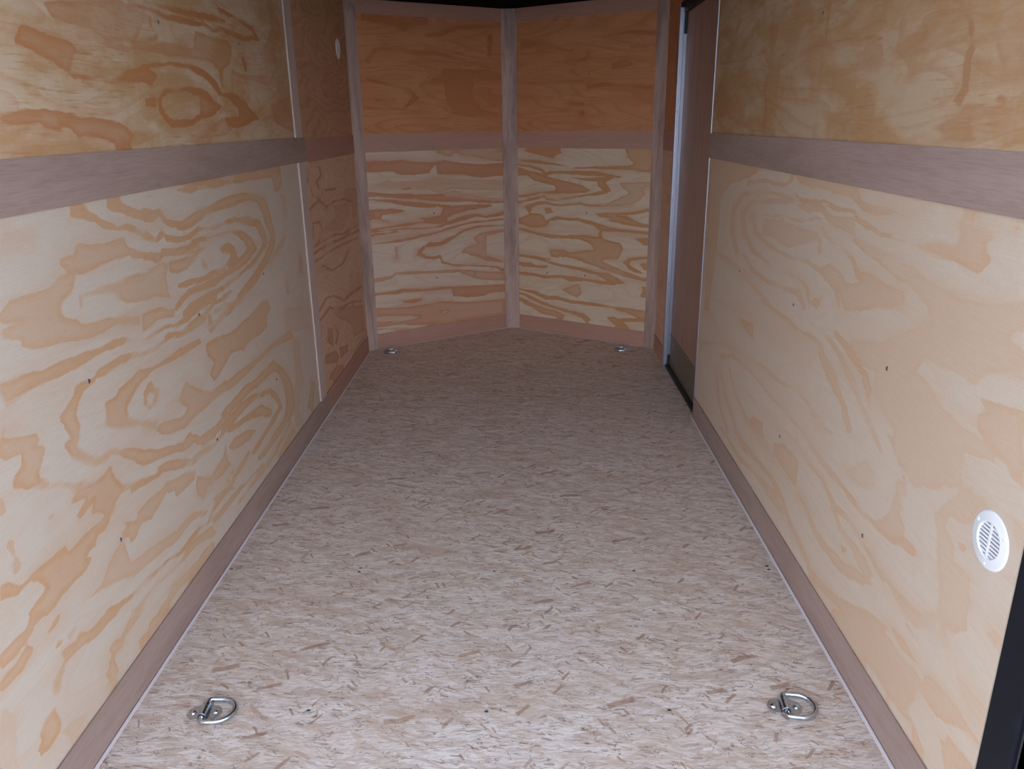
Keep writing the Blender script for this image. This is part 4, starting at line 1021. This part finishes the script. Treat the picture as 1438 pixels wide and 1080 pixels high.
# ================================================================ round vents
def vent(name, loc, inward_x, label, R=0.0525):
    """disc with three screws and a slotted middle split by one rib; local x = along the wall, local y = up, z = into the room"""
    e = empty(name, loc)
    tag(e, label, 'vent', 'round vents in the walls')
    n = Vector((inward_x, 0, 0))
    xa = Vector((0, -1 if inward_x < 0 else 1, 0)); ya = Vector((0, 0, 1))
    e.matrix_world = Matrix(((xa.x, ya.x, n.x, loc[0]), (xa.y, ya.y, n.y, loc[1]), (xa.z, ya.z, n.z, loc[2]), (0, 0, 0, 1)))
    ri = R * 0.60
    seg = 64
    bm = bmesh.new()
    prof = [(ri, -0.004), (ri, 0.0034), (ri + 0.002, 0.0044), (ri + 0.004, 0.0036), (R - 0.004, 0.0030), (R - 0.001, 0.0018), (R, 0.0002)]
    rings = [[bm.verts.new((q * math.cos(2 * PI * i / seg), q * math.sin(2 * PI * i / seg), h)) for i in range(seg)] for q, h in prof]
    for a, b in zip(rings, rings[1:]):
        for i in range(seg):
            bm.faces.new((a[i], a[(i + 1) % seg], b[(i + 1) % seg], b[i]))
    fl = from_bm('flange', bm, 'plastic', e, True)
    # louvre bars
    bm = bmesh.new()
    def bar(x0, x1, y0, y1, z0, z1):
        a = [bm.verts.new(p) for p in [(x0, y0, z0), (x1, y0, z0), (x1, y1, z0), (x0, y1, z0), (x0, y0, z1), (x1, y0, z1), (x1, y1, z1), (x0, y1, z1)]]
        for q in ((0, 3, 2, 1), (4, 5, 6, 7), (0, 1, 5, 4), (1, 2, 6, 5), (2, 3, 7, 6), (3, 0, 4, 7)):
            bm.faces.new([a[i] for i in q])
    nb = 9; pitch = 2 * ri / nb
    for i in range(nb + 1):
        yc = -ri + i * pitch
        yl = max(-ri, yc - pitch * 0.31); yh = min(ri, yc + pitch * 0.31)
        if yh <= yl: continue
        wv_ = math.sqrt(max(0, ri * ri - min(abs(yl), abs(yh)) ** 2)) if yl * yh > 0 else ri
        wv_ = min(wv_, ri - 0.0002)
        bar(-wv_, wv_, yl, yh, 0.0002, 0.0022)
    bar(-0.0022, 0.0022, -ri + 0.0004, ri - 0.0004, 0.0001, 0.0031)
    from_bm('louvre', bm, 'plastic', e)
    bm = bmesh.new()
    bmesh.ops.create_circle(bm, cap_ends=True, segments=48, radius=ri)
    for v in bm.verts: v.co.z = 0.00015
    from_bm('backing', bm, 'slot', e)
    for ang in (150, 30, 270):
        a = math.radians(ang)
        p = (math.cos(a) * R * 0.83, math.sin(a) * R * 0.83, 0.0030)
        bm = bmesh.new()
        sg = 16
        pr = [(0.0036, 0), (0.0033, 0.0008), (0.002, 0.0013), (0.0008, 0.0009)]
        rr = [[bm.verts.new((p[0] + q * math.cos(2 * PI * i / sg), p[1] + q * math.sin(2 * PI * i / sg), p[2] + h)) for i in range(sg)] for q, h in pr]
        for u, v in zip(rr, rr[1:]):
            for i in range(sg):
                bm.faces.new((u[i], u[(i + 1) % sg], v[(i + 1) % sg], v[i]))
        bm.faces.new(rr[-1])
        from_bm('screw', bm, 'plastic', e, True)
    return e
vent('wall_vent', (XW - 0.0002, 1.193, 0.638), -1, 'round white slotted vent low on the right wall near the rear post')
vent('wall_vent', (-XW + 0.0002, 4.395, 1.693), 1, 'small round vent high on the left wall near the corner post', 0.049)

# ================================================================ tie-down rings
def tube(bm, path, r, seg=12, closed=False):
    n = len(path); rings = []
    up = Vector((0, 0, 1))
    for i, p in enumerate(path):
        a = path[(i - 1) % n] if (closed or i > 0) else p
        b = path[(i + 1) % n] if (closed or i < n - 1) else p
        t = (Vector(b) - Vector(a)).normalized()
        s = t.cross(up).normalized(); w_ = s.cross(t)
        rings.append([bm.verts.new(Vector(p) + (s * math.cos(2 * PI * k / seg) + w_ * math.sin(2 * PI * k / seg)) * r) for k in range(seg)])
    m = n if closed else n - 1
    for i in range(m):
        a = rings[i]; b = rings[(i + 1) % n]
        for k in range(seg):
            bm.faces.new((a[k], a[(k + 1) % seg], b[(k + 1) % seg], b[k]))
    if not closed:
        bm.faces.new(rings[0][::-1]); bm.faces.new(rings[-1])

def make_ring():
    e = empty('tie_down_ring')
    # strap plate with a half-round hump; rounded ends
    bm = bmesh.new()
    W = 0.0225; L = 0.0405; t = 0.0022; rh = 0.0074
    prof = []
    def hz(x):
        ax = abs(x)
        if ax < rh + 0.003:
            q = ax / (rh + 0.003)
            return (rh * 1.95) * math.sqrt(max(0.0, 1 - q ** 2.6))
        return 0.0
    xs_ = sorted(set([-L + i * 0.0026 for i in range(31)] + [i * 0.0008 for i in range(-14, 15)]))
    xs_ = [x for x in xs_ if abs(x) <= L] + ([L] if L not in xs_ else [])
    rows = []
    for x in xs_:
        ax = abs(x)
        # the hump strap is a little narrower than the plate, ends are round
        hw = W if ax < L - W else math.sqrt(max(1e-8, W * W - (ax - (L - W)) ** 2))
        hw = max(hw, 0.0012)
        if ax < 0.0115: hw = W * (0.92 + 0.08 * (ax / 0.0115) ** 3)
        z = hz(x)
        rows.append([bm.verts.new((x, -hw, z + 0.0001)), bm.verts.new((x, hw, z + 0.0001)),
                     bm.verts.new((x, hw, z + t)), bm.verts.new((x, -hw, z + t))])
    for a, b in zip(rows, rows[1:]):
        for k in range(4):
            bm.faces.new((a[k], a[(k + 1) % 4], b[(k + 1) % 4], b[k]))
    bm.faces.new(rows[0]); bm.faces.new(rows[-1][::-1])
    from_bm('mounting_plate', bm, 'zinc', e, bevel=0.0005)
    # the D ring: bar through the hump, two legs, round nose
    path = []
    hw = 0.0385; r = 0.0055
    def add(x, y): path.append((x, y, r + 0.0004 + max(0.0, 0.0016 * (1 - x / 0.07))))
    for i in range(9): add(0.0, -0.030 + i * 0.0075)
    for i in range(1, 7):
        a = math.radians(180 - i * 15); add(0.0085 + 0.0085 * math.cos(a), 0.030 + 0.0085 * math.sin(a))
    add(0.020, hw)
    for i in range(0, 25):
        a = math.radians(90 - i * 7.5); add(0.033 + 0.0375 * math.cos(a), hw * math.sin(a))
    add(0.020, -hw)
    for i in range(1, 7):
        a = math.radians(270 - i * 15); add(0.0085 + 0.0085 * math.cos(a), -0.030 + 0.0085 * math.sin(a))
    bm = bmesh.new(); tube(bm, path, r, 12, True)
    from_bm('d_ring', bm, 'zinc', e, True)
    for sx in (-1, 1):
        bm = bmesh.new()
        sg = 20
        pr = [(0.0076, 0.0022), (0.0073, 0.0032), (0.0058, 0.0052), (0.0036, 0.0064), (0.0012, 0.0068)]
        rr = [[bm.verts.new((sx * 0.0262 + q * math.cos(2 * PI * i / sg), q * math.sin(2 * PI * i / sg), h)) for i in range(sg)] for q, h in pr]
        for u, v in zip(rr, rr[1:]):
            for i in range(sg):
                bm.faces.new((u[i], u[(i + 1) % sg], v[(i + 1) % sg], v[i]))
        bm.faces.new(rr[-1])
        from_bm('bolt_head', bm, 'zinc', e, True)
    return e

def copy_tree(o):
    c = o.copy(); C.objects.link(c)
    for ch in o.children:
        d = ch.copy(); C.objects.link(d); d.parent = c
        d.matrix_parent_inverse = ch.matrix_parent_inverse
    return c
G = 'steel tie-down rings on the floor'
first = make_ring()
spots = [((-0.6872, 1.5150), 3, 'zinc tie-down ring on the floor, near left, beside the left wall strip'),
         ((0.6893, 1.5300), -6, 'zinc tie-down ring on the floor, near right, beside the right wall strip'),
         ((-0.7000, 4.6030), 183, 'far tie-down ring on the floor at the foot of the left corner post'),
         ((0.6960, 4.5960), 178, 'far tie-down ring on the floor near the side door')]
for i, ((x, y), a, lab) in enumerate(spots):
    o = first if i == 0 else copy_tree(first)
    o.location = (x, y, 0.0001)
    o.rotation_euler = (0, 0, math.radians(a))
    tag(o, lab, 'tie-down ring', G)
